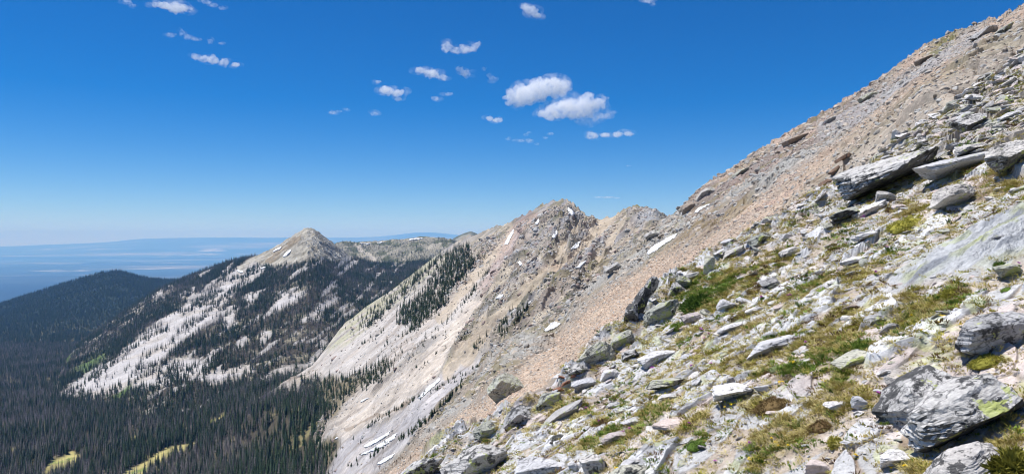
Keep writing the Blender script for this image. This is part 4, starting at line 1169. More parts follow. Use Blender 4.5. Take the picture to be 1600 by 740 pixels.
m_tan = stone_mat("tan_stone", rock_tone(190, 174, 158), rock_tone(170, 156, 142), .3, .1)

def place_stone(name, label, u, vb, w, h, dep, roll, mat, seed, under=0.0, sub=4, flat=.75, sink=.22, yaw=0.0, group=None, sheet=None, pitch=0.0, rough=.035, planes=9, round_=0.0, cat="rock", dark=False):
    P = (sheet or near).hit(u, vb)
    if P is None: print("no ground for", label); return None
    k = P.y/F; h *= .76; dep *= 1.2; sink += .05
    v, f = stone_shape(seed, sub, planes, flat, under, rough, round_)
    v = v*np.array([w*k*.5, dep*k*.5, h*k*.5])
    o = mesh_np(name, v, f, mat, None, False)
    if dark:                                                     # black lichen plus painted shade on downward and front faces
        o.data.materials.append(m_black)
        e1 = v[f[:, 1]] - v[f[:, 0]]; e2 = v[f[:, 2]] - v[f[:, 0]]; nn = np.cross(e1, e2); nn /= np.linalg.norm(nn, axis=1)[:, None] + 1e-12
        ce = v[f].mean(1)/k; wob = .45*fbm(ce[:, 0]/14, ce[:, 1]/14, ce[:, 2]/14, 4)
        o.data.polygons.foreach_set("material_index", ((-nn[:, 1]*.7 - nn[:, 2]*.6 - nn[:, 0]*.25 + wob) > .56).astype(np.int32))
    o.rotation_euler = (math.radians(pitch), -math.radians(roll), math.radians(yaw))
    o.location = P + Vector((0, dep*k*.30, h*k*(.5 - sink)))
    link(o); tag(o, label, cat, group)
    return o
R = place_stone
B_ = "boulder"
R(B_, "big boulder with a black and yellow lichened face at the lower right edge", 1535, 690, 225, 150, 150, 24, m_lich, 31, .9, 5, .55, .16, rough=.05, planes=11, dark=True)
R("rock", "pale front shoulder of rock leaning against the big black-faced boulder", 1462, 654, 140, 104, 110, 38, m_lich, 32, .0, 5, .55, .2, rough=.04)
R(B_, "grey rock with black lichen above the big boulder at the right edge", 1572, 548, 140, 105, 110, 22, m_lich, 33, .25, 5, .55, .25)
R("rock", "low tilted grey rock under the big boulder at the bottom edge", 1515, 752, 150, 74, 80, 26, m_grey, 34, 0, 5, .6, .2)
R("rock", "mossy green lichened rock at the right edge above the bare slab", 1585, 432, 48, 40, 40, 8, m_limy, 35, .5, 4)
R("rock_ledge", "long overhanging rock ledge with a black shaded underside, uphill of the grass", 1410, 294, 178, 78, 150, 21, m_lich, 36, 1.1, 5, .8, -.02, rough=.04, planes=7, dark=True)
R("rock", "flat pale slab boulder propped right of the overhanging ledge", 1508, 272, 132, 46, 80, 12, m_pale, 37, .9, 5, .8, .0)
R(B_, "rounded grey boulder with a dark belly below the flat slab boulder", 1500, 324, 76, 56, 60, 14, m_grey, 38, .9, 5, .5, .06, round_=.3)
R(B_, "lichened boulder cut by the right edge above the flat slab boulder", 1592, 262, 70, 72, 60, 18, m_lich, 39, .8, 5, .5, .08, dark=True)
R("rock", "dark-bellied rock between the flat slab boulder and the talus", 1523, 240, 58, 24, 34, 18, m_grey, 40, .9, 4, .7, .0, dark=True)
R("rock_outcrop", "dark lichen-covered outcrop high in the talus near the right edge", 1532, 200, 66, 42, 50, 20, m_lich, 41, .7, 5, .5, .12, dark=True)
R("rock", "pale block near the right edge at the foot of the talus", 1586, 184, 40, 22, 30, 15, m_pale, 42, .6, 4)
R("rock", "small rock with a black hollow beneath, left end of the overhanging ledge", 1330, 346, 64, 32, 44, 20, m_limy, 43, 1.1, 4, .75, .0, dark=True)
R("rock", "tilted block with a dark side under the middle of the overhanging ledge", 1388, 314, 36, 26, 26, -24, m_grey, 44, .7, 4)
R("rock", "broad pale plate lying below the overhanging ledge", 1362, 334, 66, 24, 50, 24, m_pale, 45, .2, 5, .85, .3)
R("rock", "squarish pale stone right of the broad plate below the ledge", 1408, 326, 26, 14, 20, 5, m_pink, 46, .4, 4)
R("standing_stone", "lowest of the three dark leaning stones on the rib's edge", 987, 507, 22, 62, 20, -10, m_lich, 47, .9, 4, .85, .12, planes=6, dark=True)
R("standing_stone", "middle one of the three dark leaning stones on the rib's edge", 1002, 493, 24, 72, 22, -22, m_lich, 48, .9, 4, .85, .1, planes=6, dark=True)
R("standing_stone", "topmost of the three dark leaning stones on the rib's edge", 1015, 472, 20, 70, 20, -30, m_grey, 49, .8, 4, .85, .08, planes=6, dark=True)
R("rock_outcrop", "speckled grey-green outcrop leaning against the three dark standing stones", 1036, 503, 72, 58, 50, 24, m_limy, 50, .2, 5, .5, .2)
R("rock", "jagged grey rock on the rib's edge above the dark green tuft", 1060, 462, 36, 40, 26, 30, m_lich, 51, .3, 4, .5, .2)
R("rock", "low dark rock between the jagged rock and the upright pointed stone", 1084, 436, 34, 20, 22, 12, m_lich, 52, .6, 4)
R("standing_stone", "upright pointed pale stone on the skyline of the near rib", 1110, 424, 20, 44, 16, -6, m_limy, 53, .2, 4, .9, .12, planes=6)
R("rock", "white flat-topped rock in the middle of the lower meadow", 1152, 624, 74, 38, 46, 6, m_pale, 54, .6, 5, .75, .12)
R("rock", "small upright flake behind the white flat-topped rock", 1143, 600, 14, 24, 10, 12, m_grey, 55, .2, 3)
R("rock", "long white stone pointing right from the white flat-topped rock", 1200, 611, 44, 18, 18, 6, m_pale, 56, .2, 4)
R("rock", "long pale log-shaped rock with a dark left end in the middle of the slope", 1214, 549, 96, 32, 34, 17, m_pale, 57, .6, 5, .8, .15)
R("rock", "bluish-grey rounded block left of the middle grass", 1207, 449, 32, 26, 24, 16, m_grey, 58, .5, 4, .6, .15)
R("rock", "white stone left of the long log-shaped rock", 1180, 489, 34, 16, 22, 14, m_pale, 59, .6, 4)
R(B_, "big cracked pale boulder at the lower left end of the near slope", 742, 748, 118, 80, 70, 16, m_lich, 60, .3, 5, .5, .2)
R("rock_outcrop", "low lichened outcrop left of the cracked boulder at the bottom edge", 650, 752, 100, 46, 60, 26, m_lich, 61, .2, 5, .5, .2)
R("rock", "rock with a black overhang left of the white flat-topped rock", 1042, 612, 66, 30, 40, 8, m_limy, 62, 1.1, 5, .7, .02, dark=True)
R("rock", "pale flat stone just below the rock with the black overhang", 1048, 624, 40, 16, 26, 10, m_pale, 63, .3, 4)
R("rock", "white cube-like stone with a dark front in the lower grass", 1347, 640, 24, 32, 22, -3, m_pale, 64, .35, 4, .9, .1, planes=4)
R("rock", "bean-shaped white stone left of the cube-like stone", 1312, 640, 46, 21, 24, 2, m_pale, 65, 0, 4, .6, .15, round_=.4)
R("rock", "small white stone at the foot of the cube-like stone", 1344, 648, 20, 10, 14, 0, m_pale, 66, 0, 3)
R("rock", "square pink-veined white slab at the bottom edge", 1282, 744, 48, 42, 40, 6, m_pink, 67, .2, 4, .8, .25, planes=4)
R("rock", "pale streaked slab left of the low tilted rock at the bottom edge", 1405, 728, 56, 36, 44, 10, m_pale, 68, .5, 4, .75, .2)
for k, (u, v, w, h, rl) in enumerate([(872,612,18,13,20),(884,603,20,14,30),(896,592,18,14,40),(903,582,14,10,10),(878,592,12,9,-10)]):
    R("rock", ["lowest of the reddish blocks at the edge of the orange scree", "largest reddish block at the edge of the orange scree", "upper tilted reddish block beside the green-grey outcrop",
       "small topmost reddish block beside the green-grey outcrop", "reddish block furthest out on the orange scree"][k], u, v, w, h, 14, rl, m_red, 70+k, .4, 3)
R("rock_outcrop", "tall green-grey outcrop on the rib above the reddish blocks", 932, 574, 74, 62, 60, 40, m_limy, 76, .3, 5, .5, .2)
R("rock_outcrop", "green-grey outcrop below the three dark leaning stones", 975, 542, 52, 48, 40, 30, m_limy, 77, .3, 5, .5, .2)
R("rock", "black-sided block at the foot of the green-grey outcrops", 986, 560, 32, 26, 24, 20, m_lich, 78, .8, 4, dark=True)
R("rock", "large tilted white slab below the three dark leaning stones", 1030, 566, 62, 26, 36, 22, m_pale, 79, .2, 5, .85, .2)
R("rock", "white slab pile piece at the head of the reddish blocks", 918, 608, 48, 30, 34, 24, m_pale, 80, .4, 4)
R("rock", "bright white block right of the reddish blocks", 955, 592, 40, 26, 28, 18, m_pale, 81, .3, 4)
R("rock", "pale block above the bright green cushion", 1082, 504, 30, 28, 22, 20, m_pink, 82, .2, 4)
R("rock", "white ridge-shaped rock right of the dark green tuft", 1136, 488, 36, 36, 28, 34, m_pale, 83, .4, 4, .5, .15)
R("rock", "white flat rock below the white ridge-shaped rock", 1146, 516, 50, 18, 30, 18, m_pale, 84, .4, 4, .85, .2)
R("rock_outcrop", "small dark outcrop poking from the olive grass near the rib's edge", 1238, 402, 32, 32, 24, 24, m_lich, 85, .4, 4)
R("rock", "long flat pale stone right of the small dark outcrop", 1340, 412, 52, 16, 30, 14, m_pale, 86, .8, 4, .85, .1)
R("rock", "pale stone on the rib just under the overhanging ledge's left foot", 1356, 372, 40, 18, 26, 10, m_pale, 87, .6, 4)
R("rock", "brownish log-shaped stone lying in the middle grass", 1331, 484, 32, 13, 14, 12, m_tan, 88, .2, 4, .8, .15)
R("rock", "dark ragged rock above the yellowish right-hand grass", 1374, 506, 42, 26, 30, 12, m_lich, 89, .5, 4)
R("rock", "smooth grey stone left of the yellowish right-hand grass", 1396, 516, 36, 18, 24, 14, m_grey, 90, .3, 4)
R("rock", "white oval stone below the brownish log-shaped stone", 1326, 500, 24, 12, 16, 2, m_pale, 91, 0, 4, .6, .15, round_=.4)
R("rock_outcrop", "lichen-flecked low outcrop left of the big boulder's grass", 1338, 570, 60, 28, 40, 20, m_limy, 92, .2, 5, .6, .25)
R("rock", "flat white stone leaning near the big boulder's left foot", 1386, 584, 24, 12, 18, 4, m_pale, 93, .5, 4)
R("rock", "grey wedge under the flat white stone by the big boulder", 1402, 604, 30, 22, 22, -18, m_grey, 94, .6, 4)
R("rock", "long grey slab slanting across the lower left grass", 880, 654, 82, 24, 34, 34, m_grey, 95, .3, 5, .85, .2)
R("rock", "dark-fronted stone in the lower left grass", 960, 637, 28, 16, 20, 12, m_grey, 96, .8, 4)
R("rock", "white stone right of the dark-fronted stone", 990, 662, 40, 14, 26, 14, m_pale, 97, .2, 4)
R("rock_outcrop", "rough grey outcrop at the bottom of the lower left grass", 930, 742, 52, 52, 44, 12, m_lich, 98, .1, 5, .5, .2)
R("rock", "pinkish slab above the rough grey outcrop", 960, 692, 44, 24, 30, 20, m_pink, 99, .2, 4)
R("rock", "small pointed white stone left of the rough grey outcrop", 895, 733, 18, 22, 14, 4, m_pale, 100, .1, 3)
R("rock_outcrop", "broad pale outcrop right of the cracked boulder at the bottom edge", 838, 752, 96, 52, 60, 20, m_pale, 101, .1, 5, .5, .2)
R("rock_outcrop", "yellow-flecked pale outcrop at the bottom edge beside the bright green patch", 985, 756, 78, 50, 56, 18, m_limy, 102, .1, 5, .5, .25)
R("rock", "flat tan slab above the bright green patch", 1062, 664, 84, 12, 50, 12, m_pink, 103, 0, 4, .85, .35)
R("rock", "purplish flat stone near the bottom middle", 1100, 702, 24, 10, 16, -12, m_grey, 104, .3, 3)
R("rock", "pinkish plate on the bare gravel right of the white flat-topped rock", 1210, 648, 26, 9, 20, 3, m_pink, 105, .2, 3)
for k, (u, v, w, h, lb) in enumerate([(1078,330,34,26,"lowest crag on the right-hand skyline above the snow tongues"), (1104,306,36,22,"crag on the right-hand skyline just above the shorter snow tongue"),
        (1160,272,34,14,"low brown crag on the lower third of the right-hand skyline"), (1246,222,46,20,"broad crag where the right-hand skyline steepens"), (1300,190,30,13,"small crag in the middle of the right-hand skyline"),
        (1362,152,40,16,"grey crag in the upper half of the right-hand skyline"), (1448,94,34,12,"low crag beside the green strip on the upper skyline"), (1545,52,46,20,"topmost pale crag on the right-hand skyline"), (1575,48,28,16,"brownish crag just right of the topmost pale crag")]):
    R("crag", lb, u, v, w, h, w*.8, 28, (m_tan, m_grey, m_limy)[k % 3], 160+k, .3, 4, .5, .2, sheet=flank, cat="crag")
for k, (u, v, w, h, lb) in enumerate([(858,640,56,46,"green-grey bedrock knob on the rib's edge below the reddish blocks"), (812,664,60,44,"grey bedrock knob on the rib's edge above the broad pale outcrop"),
        (764,684,54,40,"low bedrock step on the rib's edge above the cracked boulder"), (906,590,40,40,"narrow jagged bedrock tooth beside the tall green-grey outcrop"), (1072,452,34,44,"jagged bedrock tooth between the dark standing stones and the pointed stone"), (1150,402,44,26,"low bedrock step on the rib's edge right of the pointed stone"), (1196,378,40,24,"flat bedrock step at the upper end of the near rib")]):
    R("rock_outcrop", lb, u, v, w, h, 44, 30, (m_limy, m_lich)[k % 2], 180+k, .3, 5, .5, .22)
# crags standing out of the flank and the ridge
R("crag", "tall pale cliff block standing over the orange scree", 790, 622, 64, 78, 80, 16, m_limy, 120, .0, 5, .5, .36, sheet=flank, cat="crag")
R("crag", "dark notched crag above the long snow tongue", 1020, 372, 28, 22, 18, 26, m_lich, 124, .5, 4, .5, .2, sheet=flank, cat="crag")
R("crag", "grey crag below the long snow tongue at the gully's edge", 962, 424, 34, 24, 20, 28, m_grey, 125, .4, 4, .5, .2, sheet=flank, cat="crag")

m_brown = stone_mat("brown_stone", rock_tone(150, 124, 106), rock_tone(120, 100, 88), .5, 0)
for k, (u, v, w, h) in enumerate([(1228,356,22,14),(1246,340,26,15),(1262,322,20,12),(1276,306,30,15),(1292,290,26,14),(1308,270,22,14),(1320,252,30,16),(1200,372,18,11)]):
    R("rock", ["lowest but one of the dark brown rocks in a broken line up the scree", "dark brown rock above the lowest pair of the broken line up the scree", "small dark brown rock in the middle of the broken line up the scree",
       "widest dark brown rock in the broken line up the scree", "dark brown rock third from the top of the broken line", "dark brown rock second from the top of the broken line",
       "topmost dark brown rock of the broken line up the scree", "lowest of the dark brown rocks in a broken line up the scree"][k], u, v, w, h, 16, 34, m_brown, 140+k, .7, 4, .6, .05, sheet=flank)

# ---- loose stones, all sizes: the largest are objects, the rest one heap each
NRM = Vector((-SA, -SB, 1)).normalized()
def euler_for(g, spread_=.25, up=.35):
    n = (NRM*(1-up) + Vector((0, 0, up)) + Vector((g.normal()*spread_, g.normal()*spread_, 0))).normalized()
    q = n.to_track_quat('Z', 'Y')
    return (q @ Matrix.Rotation(g.random()*6.283, 3, 'Z').to_quaternion()).to_euler()
g = np.random.default_rng(404)
shapes = []
for s in range(14):
    v, f = stone_shape(300+s, 3, 8, .7, .2 if s % 3 else .6, .05)
    shapes.append((v*np.array([.5, .5*g.uniform(.55, .85), .5*g.uniform(.13, .33)]), f))
MATS = [("pale", m_pale), ("grey", m_grey), ("pinkish", m_pink), ("lichen-spotted", m_limy)]
stone_me = {}
heap_c = clean("stone_shapes")
for mi_, (nm, mt) in enumerate(MATS):
    for s, (v, f) in enumerate(shapes):
        o = mesh_np("stone_%03d" % (mi_*len(shapes)+s), v, f, mt); stone_me[(mi_, s)] = o.data; heap_c.objects.link(o)
def px_of(P): return F/P[:, 1]
w = (0.22 + rockiness)*(1 - .9*smooth_m)*(near.T < 2.0)/near.Y**0.6
Pn, i_, j_ = near.scatter(9000, w, g)
tl = talus[i_, j_]
wpx = np.where(g.random(len(Pn)) < .5*tl + .10, g.uniform(12, 34, len(Pn)), 3.0 + 13*g.random(len(Pn))**2.0)
tw = talus*(near.T < 2.02) + 0.0001
Pt, i2, j2 = near.scatter(1300, tw, g)
wt = 7 + 27*g.random(len(Pt))**1.8
Pn = np.concatenate([Pn, Pt]); wpx = np.concatenate([wpx, wt]); tl = np.concatenate([tl, np.ones(len(Pt))])
size = wpx/px_of(Pn)
pu = U0 + F*Pn[:, 0]/Pn[:, 1]; pv = V0 - F*Pn[:, 2]/Pn[:, 1]
inside = (pu > 0) & (pu < 1598) & (pv < 738) & (pv > 2)
order = np.argsort(-np.where(inside, wpx, 0))[:225]
solo = np.zeros(len(Pn), bool); solo[order] = True
mt_i = np.where(tl > .5, g.choice([1, 1, 2, 3, 0], len(Pn)), g.choice([0, 0, 0, 1, 2, 3], len(Pn)))
sh_i = g.integers(0, len(shapes), len(Pn))
rots = [euler_for(g, .22 + .1*(t > .5), .3) for t in tl]
ZN = [(lambda u, v: u > 1330 and v < 245, "in the blocky talus of the upper right slope"), (lambda u, v: u < 1000, "on the lower left end of the near slope"),
      (lambda u, v: v > 560, "scattered in the grass along the bottom of the near slope"), (lambda u, v: True, "scattered over the upper middle of the near slope")]
for q in np.nonzero(solo)[0]:
    o = bpy.data.objects.new("stone", stone_me[(int(mt_i[q]), int(sh_i[q]))]); COL.objects.link(o)
    s = size[q]; o.scale = (s, s, s); o.rotation_euler = rots[q]
    o.location = Vector(Pn[q]) + Vector((0, 0, s*.03))
    zn = next(t for fn, t in ZN if fn(pu[q], pv[q])); nm = MATS[mt_i[q]][0]
    tag(o, f"{nm} angular stone {zn}", "stone", f"{nm} stones {zn}")
r_ = ~solo
instancer("rubble", Pn[r_] + np.stack([0*size[r_], 0*size[r_], size[r_]*.03], -1), np.array([tuple(e) for e, k in zip(rots, r_) if k]), np.repeat(size[r_][:, None], 3, 1), (mt_i*len(shapes) + sh_i)[r_], heap_c)
# gravel: chips a few pixels across
Pg, i_, j_ = near.scatter(70000, (0.5 + rockiness)*(1-smooth_m)*(near.T < 2.02)/near.Y, g)
sg = (1.0 + 3.4*g.random(len(Pg))**2.4)/px_of(Pg)
chip_c = clean("chip_shapes")
for mi_, mt in enumerate((m_pale, m_pink, m_tan)):
    for s in range(4):
        v, f = stone_shape(500+s, 2, 7, .6, 0, .04); v = v*np.array([.5, .4, .22])
        chip_c.objects.link(mesh_np("chip_%02d" % (mi_*4+s), v, f, mt))
instancer("gravel", Pg, np.array([tuple(euler_for(g, .4)) for _ in range(len(Pg))]), np.repeat(sg[:, None], 3, 1), g.integers(0, 12, len(Pg)), chip_c)

def off_snow(P):
    u = U0 + F*P[:, 0]/P[:, 1]; v = V0 - F*P[:, 2]/P[:, 1]; ok = np.ones(len(P), bool)
    for sh, lb, poly in SNOW: ok &= poly_mask(u, v, poly, 2.5) < .3
    return ok
# scree and blocks of the flank
def plain_stone(name, a, b):
    m = NT(name); r = m.n("ShaderNodeObjectInfo").outputs['Random']
    c = m.ramp(r, [(0, a), (.5, b), (1, (b[0]*1.2, b[1]*1.2, b[2]*1.2))]); c = m.mix(1.0, c, m.ramp(m.noise(pos(m), 6, 4, .7), [(.3, (.7,)*3), (.7, (1.2,)*3)]), 'MULTIPLY')
    return m.surf(c, .95)
m_os = plain_stone("scree_stone_tan", tuple(rock_tone(184, 156, 132)), tuple(rock_tone(218, 195, 173)))
m_ob = plain_stone("scree_stone_beige", tuple(rock_tone(160, 148, 134)), tuple(rock_tone(192, 180, 166)))
m_og = plain_stone("scree_stone_grey", tuple(rock_tone(140, 136, 130)), tuple(rock_tone(186, 184, 180)))
scr_c = clean("scree_shapes")
m_om = plain_stone("scree_stone_mauve", tuple(rock_tone(132, 116, 110)), tuple(rock_tone(168, 150, 142)))
for mi_, mt in enumerate((m_os, m_ob, m_og, m_om)):
    for s in range(5):
        v, f = stone_shape(600+s, 2, 7, .6, 0, .03); v = v*np.array([.5, .38, .26])
        scr_c.objects.link(mesh_np("scree_%02d" % (mi_*5+s), v, f, mt))
U, V = flank.U, flank.V
vis = (flank.T < 1.02)/flank.Y**1.9
Ps, i_, j_ = flank.scatter(105000, vis*(0.25 + orange), g)
off = off_snow(Ps); Ps = Ps[off]; og = orange[i_, j_][off]
ss = (1.5 + 3.8*g.random(len(Ps))**2.6)/px_of(Ps)
fstr = (sstep(-.1, .2, fs)*.6)[i_, j_][off]
kind = np.where(g.random(len(Ps)) < np.maximum(og*.85, fstr), 0, np.where(g.random(len(Ps)) < .5, 1, 2))
zg = np.clip(greyband + upgrey + .6*rockB, 0, 1)[i_, j_][off]; zm = np.clip(.9*mauve + .9*dark + .8*sstep(.12, .3, -fs)*sstep(1040, 1120, U), 0, 1)[i_, j_][off]
kind = np.where(g.random(len(Ps)) < zg*.9, 2, np.where(g.random(len(Ps)) < zm*.85, 3, kind))
instancer("scree", Ps, np.array([tuple(euler_for(g, .35)) for _ in range(len(Ps))]), np.repeat(ss[:, None], 3, 1), kind*5 + g.integers(0, 5, len(Ps)), scr_c)
lowz = sstep(1150, 1280, U)*sstep(.6, .2, flank.T)*(1 - .8*orange)
Pb, i_, j_ = flank.scatter(12000, vis*(1.2*rockB + 1.0*greyband + 1.3*lowz + .6*(1-orange)*sstep(1020, 1100, U)), g)
Pb = Pb[off_snow(Pb)]
sb = (3 + 11*g.random(len(Pb))**3)/px_of(Pb)
instancer("talus_rubble", Pb, np.array([tuple(euler_for(g, .4)) for _ in range(len(Pb))]), np.repeat(sb[:, None], 3, 1), np.where(g.random(len(Pb)) < .55, 1, 2)*5 + g.integers(0, 5, len(Pb)), scr_c)
# broken rock on the ridge across the gully
AC_ = .63*ridge.U + .77*ridge.V; AL_ = .77*ridge.U - .63*ridge.V
visr = (ridge.T < .95)/ridge.Y**1.9
Pr, i_, j_ = ridge.scatter(24000, visr*(craggy*1.0 + .08), g)
Pr = Pr[off_snow(Pr)]
sr = (1.6 + 4.2*g.random(len(Pr))**3)/px_of(Pr)
instancer("broken_rubble", Pr, np.array([tuple(euler_for(g, .5)) for _ in range(len(Pr))]), np.repeat(sr[:, None], 3, 1), np.where(g.random(len(Pr)) < .6, 1, 2)*5 + g.integers(0, 5, len(Pr)), scr_c)

Pr, i_, j_ = ridge.scatter(2200, visr*(craggy*sstep(-.05, .25, fbm(AC_/14, AL_/30, 7., 3)) + .01), g)
Pr = Pr[off_snow(Pr)]
sr = (4.5 + 8*g.random(len(Pr))**2)/px_of(Pr)
instancer("ledge_rubble", Pr, np.array([tuple(euler_for(g, .35)) for _ in range(len(Pr))]), np.repeat(sr[:, None], 3, 1), g.choice([1, 2, 2, 3], len(Pr))*5 + g.integers(0, 5, len(Pr)), scr_c)

# ================================================================== GRASS, CUSHIONS, FLOWERS
def leaf_mat(name, stops, tr=.25):
    m = NT(name); r = m.n("ShaderNodeObjectInfo").outputs['Random']
    return m.surf(m.ramp(r, stops), .8, trans=tr)
m_straw = leaf_mat("dry_blades", [(0, (.30, .23, .07)), (.5, (.48, .40, .15)), (1, (.60, .53, .25))])
m_olive = leaf_mat("olive_blades", [(0, (.19, .18, .03)), (.5, (.36, .34, .06)), (1, (.52, .47, .12))])
m_green = leaf_mat("green_blades", [(0, (.06, .11, .02)), (.5, (.15, .23, .04)), (1, (.27, .36, .07))])
m_heath = leaf_mat("brown_heath", [(0, (.09, .05, .03)), (.6, (.16, .10, .05)), (1, (.24, .17, .07))])
def tuft_mesh(seed, n, rad, h, wid, spread_):
    g = np.random.default_rng(seed); V = []; Fc = []
    for q in range(n):
        a = g.random()*6.283; r = rad*math.sqrt(g.random()); b = np.array([r*math.cos(a), r*math.sin(a), -0.01])
        d = np.array([math.cos(a) + g.normal()*.5, math.sin(a) + g.normal()*.5, 0]); d /= np.linalg.norm(d)
        s = np.array([-d[1], d[0], 0])*wid*g.uniform(.6, 1.2); L = h*g.uniform(.5, 1.15); o = spread_*g.uniform(.3, 1.2)
        m1 = b + d*L*o*.45 + np.array([0, 0, L*.6]); tp = b + d*L*o*1.15 + np.array([0, 0, L*(1 - .25*o)])
        k = len(V); V += [b - s, b + s, m1 + s*.8, m1 - s*.8, tp]
        Fc += [(k, k+1, k+2), (k, k+2, k+3), (k+3, k+2, k+4)]
    return np.array(V), np.array(Fc)
tuft_c = clean("tuft_shapes")
for mi_, mt in enumerate((m_straw, m_olive, m_green, m_heath)):
    for s in range(3):
        v, f = tuft_mesh(700 + s + 10*mi_, 46, .045, (.034, .028, .036, .028)[mi_], (.0022, .0028, .0036, .003)[mi_], (1.0, 1.0, .8, .9)[mi_])
        tuft_c.objects.link(mesh_np("tuft_%02d" % (mi_*3+s), v, f, mt))
clump = sstep(-.12, .30, fbm(near.X*13, near.Y*13, 77., 3))
gw = (grass_m**1.2*(.10 + clump) + .06)*(1 - smooth_m)*(near.T < 2.0)/near.Y**0.5
Pq, i_, j_ = near.scatter(34000, gw, g)
n1 = fbm(Pq[:, 0]*1.4, Pq[:, 1]*1.4, 5., 3) + .35*g.normal(size=len(Pq)); n2 = fbm(Pq[:, 0]*2.1, Pq[:, 1]*2.1, 15., 3) + .25*g.normal(size=len(Pq))
pu = U0 + F*Pq[:, 0]/Pq[:, 1]; pv = V0 - F*Pq[:, 2]/Pq[:, 1]
gr_bias = blob(pu, pv, 1085, 462, 50, 35) + blob(pu, pv, 1080, 685, 50, 25) + .8*blob(pu, pv, 960, 690, 60, 50) + .4*blob(pu, pv, 1230, 560, 60, 50) + .5*blob(pu, pv, 1195, 710, 50, 30) - .4*blob(pu, pv, 1462, 500, 70, 60)
kd = np.where(n1 + .8*gr_bias > .64, 2, np.where(n2 > -.12, 0, 1)); kd = np.where((n2 < -.42) & (kd != 2), 3, kd)
sc = g.uniform(.4, 1.1, len(Pq))*np.interp(Pq[:, 1], [2, 6, 14], [.75, .95, 1.3])
instancer("grass", Pq, np.stack([g.normal(0, .2, len(Pq)), -.25 + g.normal(0, .2, len(Pq)), g.random(len(Pq))*6.28], -1), np.stack([sc*1.1, sc*1.1, sc*.7], -1), kd*3 + g.integers(0, 3, len(Pq)), tuft_c)

def cushion(name, label, u, v, w, h, mat, seed, blade=.5, cat="cushion plant"):
    P = near.hit(u, v)
    if P is None: return
    k = P.y/F; g = np.random.default_rng(seed); V = []; Fc = []
    rx, rz = w*k*.5, h*k*.6; n = int(700 + w*16)
    dv, df = ICO[3]
    core = dv*np.array([rx*.86, rx*.75, rz*.8]); core = core*(1 + .15*fbm(dv[:, 0]*3 + seed, dv[:, 1]*3, dv[:, 2]*3, 3))[:, None]
    V = [c for c in core]; Fc = [tuple(f) for f in df]
    for q in range(n):
        a = g.random()*6.283; e = math.asin(g.random()**.8); d = np.array([math.cos(a)*math.cos(e), math.sin(a)*math.cos(e), math.sin(e)])
        lump = 1 + .22*math.sin(a*3 + seed) + .12*math.sin(a*7 + seed*2) + g.normal()*.08
        b = d*np.array([rx*.84, rx*.72, rz*.78])*lump; L = blade*h*k*.4*g.uniform(.5, 1.2)
        t = d + g.normal(size=3)*.6; t /= np.linalg.norm(t); s = np.cross(t, g.normal(size=3)); s /= np.linalg.norm(s); s *= L*.2
        i0 = len(V); V += [b - s, b + s, b + t*L]; Fc.append((i0, i0+1, i0+2))
    o = mesh_np(name, np.array(V), np.array(Fc), mat); o.location = P + Vector((0, rx*.2, -rz*.12)); o.rotation_euler = (0, -.35, 0)
    link(o); tag(o, label, cat)
C_ = cushion
C_("cushion_plant", "olive shrubby cushion below the overhanging ledge", 1420, 352, 58, 22, m_olive, 1)
C_("cushion_plant", "dark green cushion at the lower rim of the bare slab", 1486, 462, 34, 18, m_olive, 2)
C_("cushion_plant", "small green cushion beside the mossy rock at the right edge", 1563, 417, 20, 15, m_green, 3)
C_("cushion_plant", "flat round green cushion on the gravel above the right-edge rock", 1574, 453, 20, 8, m_green, 4, .3)
C_("moss_cushion", "brownish olive moss mat growing on the big boulder's top", 1545, 566, 56, 18, m_olive, 5)
C_("cushion_plant", "pale green rounded cushion up and right of the white flat-topped rock", 1211, 578, 20, 12, leaf_mat("pale_green_leaves", [(0, (.16, .20, .09)), (1, (.24, .28, .14))]), 6, .3)
C_("cushion_plant", "bright green cushion below the speckled grey-green outcrop", 1059, 512, 22, 14, m_green, 7)
C_("moss_cushion", "golden olive moss tuft on the cracked boulder", 778, 728, 20, 22, m_olive, 8)
C_("cushion_plant", "green tuft left of the square pink-veined slab", 1306, 694, 22, 22, m_olive, 9)
C_("heath_cushion", "dark brown heath clump right of the white flat-topped rock", 1208, 636, 60, 22, m_heath, 10)
C_("heath_cushion", "brown heath clump below the bean-shaped stone", 1284, 668, 40, 18, m_heath, 11)
C_("grass_tuft", "big olive tuft in the lower right corner", 1585, 738, 74, 46, m_olive, 12, .9, "grass tuft")
C_("cushion_plant", "wide bright green mat at the bottom middle", 1092, 696, 44, 14, m_green, 13)
C_("cushion_plant", "dark green leafy clump right of the jagged rib rock", 1090, 478, 54, 24, m_green, 14, .7)

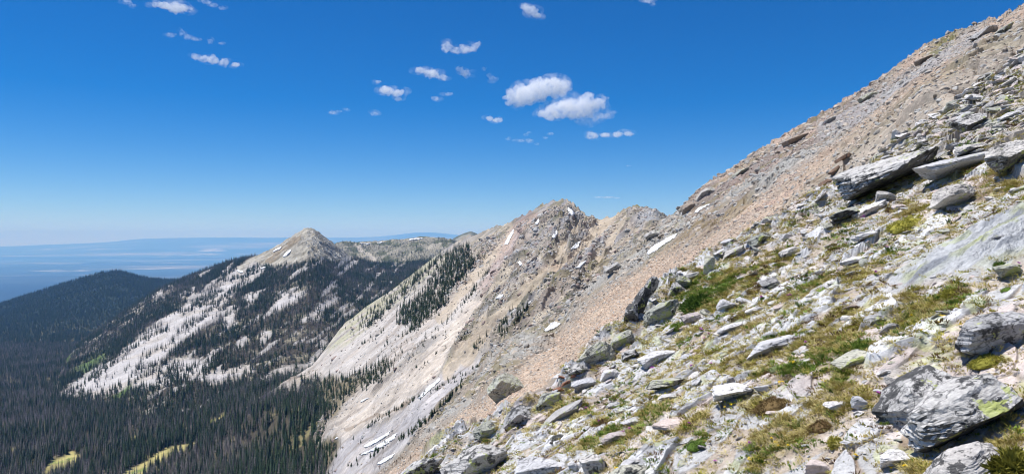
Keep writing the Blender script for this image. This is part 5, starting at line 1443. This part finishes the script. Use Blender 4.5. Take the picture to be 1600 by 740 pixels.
m_pet_p = NT("magenta_petals").surf((.42, .07, .42), .6, trans=.2)
m_pet_y = NT("yellow_petals").surf((.80, .58, .02), .6, trans=.2)
def flower_parts(seed, mat):
    g = np.random.default_rng(seed); V = []; Fc = []
    for hd in range(4):
        c = np.array([g.normal()*.35, g.normal()*.35, 1 + g.uniform(-.2, .2)])
        for q in range(6):
            a = q*1.047 + g.random(); d = np.array([math.cos(a), math.sin(a), .35]); s = np.array([-d[1], d[0], 0])*.22
            k = len(V); V += [c, c + d*.26 + s, c + d*.5, c + d*.26 - s]; Fc += [(k, k+1, k+2), (k, k+2, k+3)]
    bl = mesh_np("blossom", np.array(V), np.array(Fc), mat).data
    v, f = tuft_mesh(seed+5, 16, .3, 1.0, .06, .9)
    return bl, mesh_np("leaves", v, f, m_green).data
FK = {'p': [flower_parts(s, m_pet_p) for s in (1, 2)], 'y': [flower_parts(s, m_pet_y) for s in (3, 4)]}
FLOWERS = [('p', [(1171,697),(1118,724),(1077,666),(1112,572),(1080,577),(915,642),(962,682),(975,679),(984,676),(1100,532),(1107,527),(1235,467),(1190,470),(1385,392),(1368,431),(1372,619),(1592,417),(1020,580),(1002,566),(1060,600),(936,662),(1348,345),(1258,540),(1095,520)]),
           ('y', [(1215,696),(1216,702),(1175,724),(1232,701),(1217,604),(1500,512),(1511,520),(1466,508),(1472,500),(1414,734),(1392,737),(1132,641),(1142,638),(1338,718),(1239,572),(962,737),(932,733),(1440,520),(1484,538),(1425,497),(1290,600),(1206,690)])]
for kd_, pts in FLOWERS:
    for q, (u, v) in enumerate(pts):
        P = near.hit(u, v)
        if P is None: continue
        k = P.y/F
        e = bpy.data.objects.new("purple_flower" if kd_ == 'p' else "yellow_flower", None); COL.objects.link(e); e.empty_display_size = .02
        s = 4.6*k*g.uniform(.8, 1.2); e.location = P; e.scale = (s, s, s*1.3); e.rotation_euler = (0, 0, g.random()*6.28)
        if kd_ == 'p': tag(e, "small magenta flower head in the turf of the near slope", "flower", "magenta flowers in the turf")
        else: tag(e, "small yellow flower head in the turf of the near slope", "flower", "yellow flowers in the turf")
        for d in FK[kd_][q % 2]:
            o = bpy.data.objects.new(d.name.split('.')[0], d); COL.objects.link(o); o.parent = e
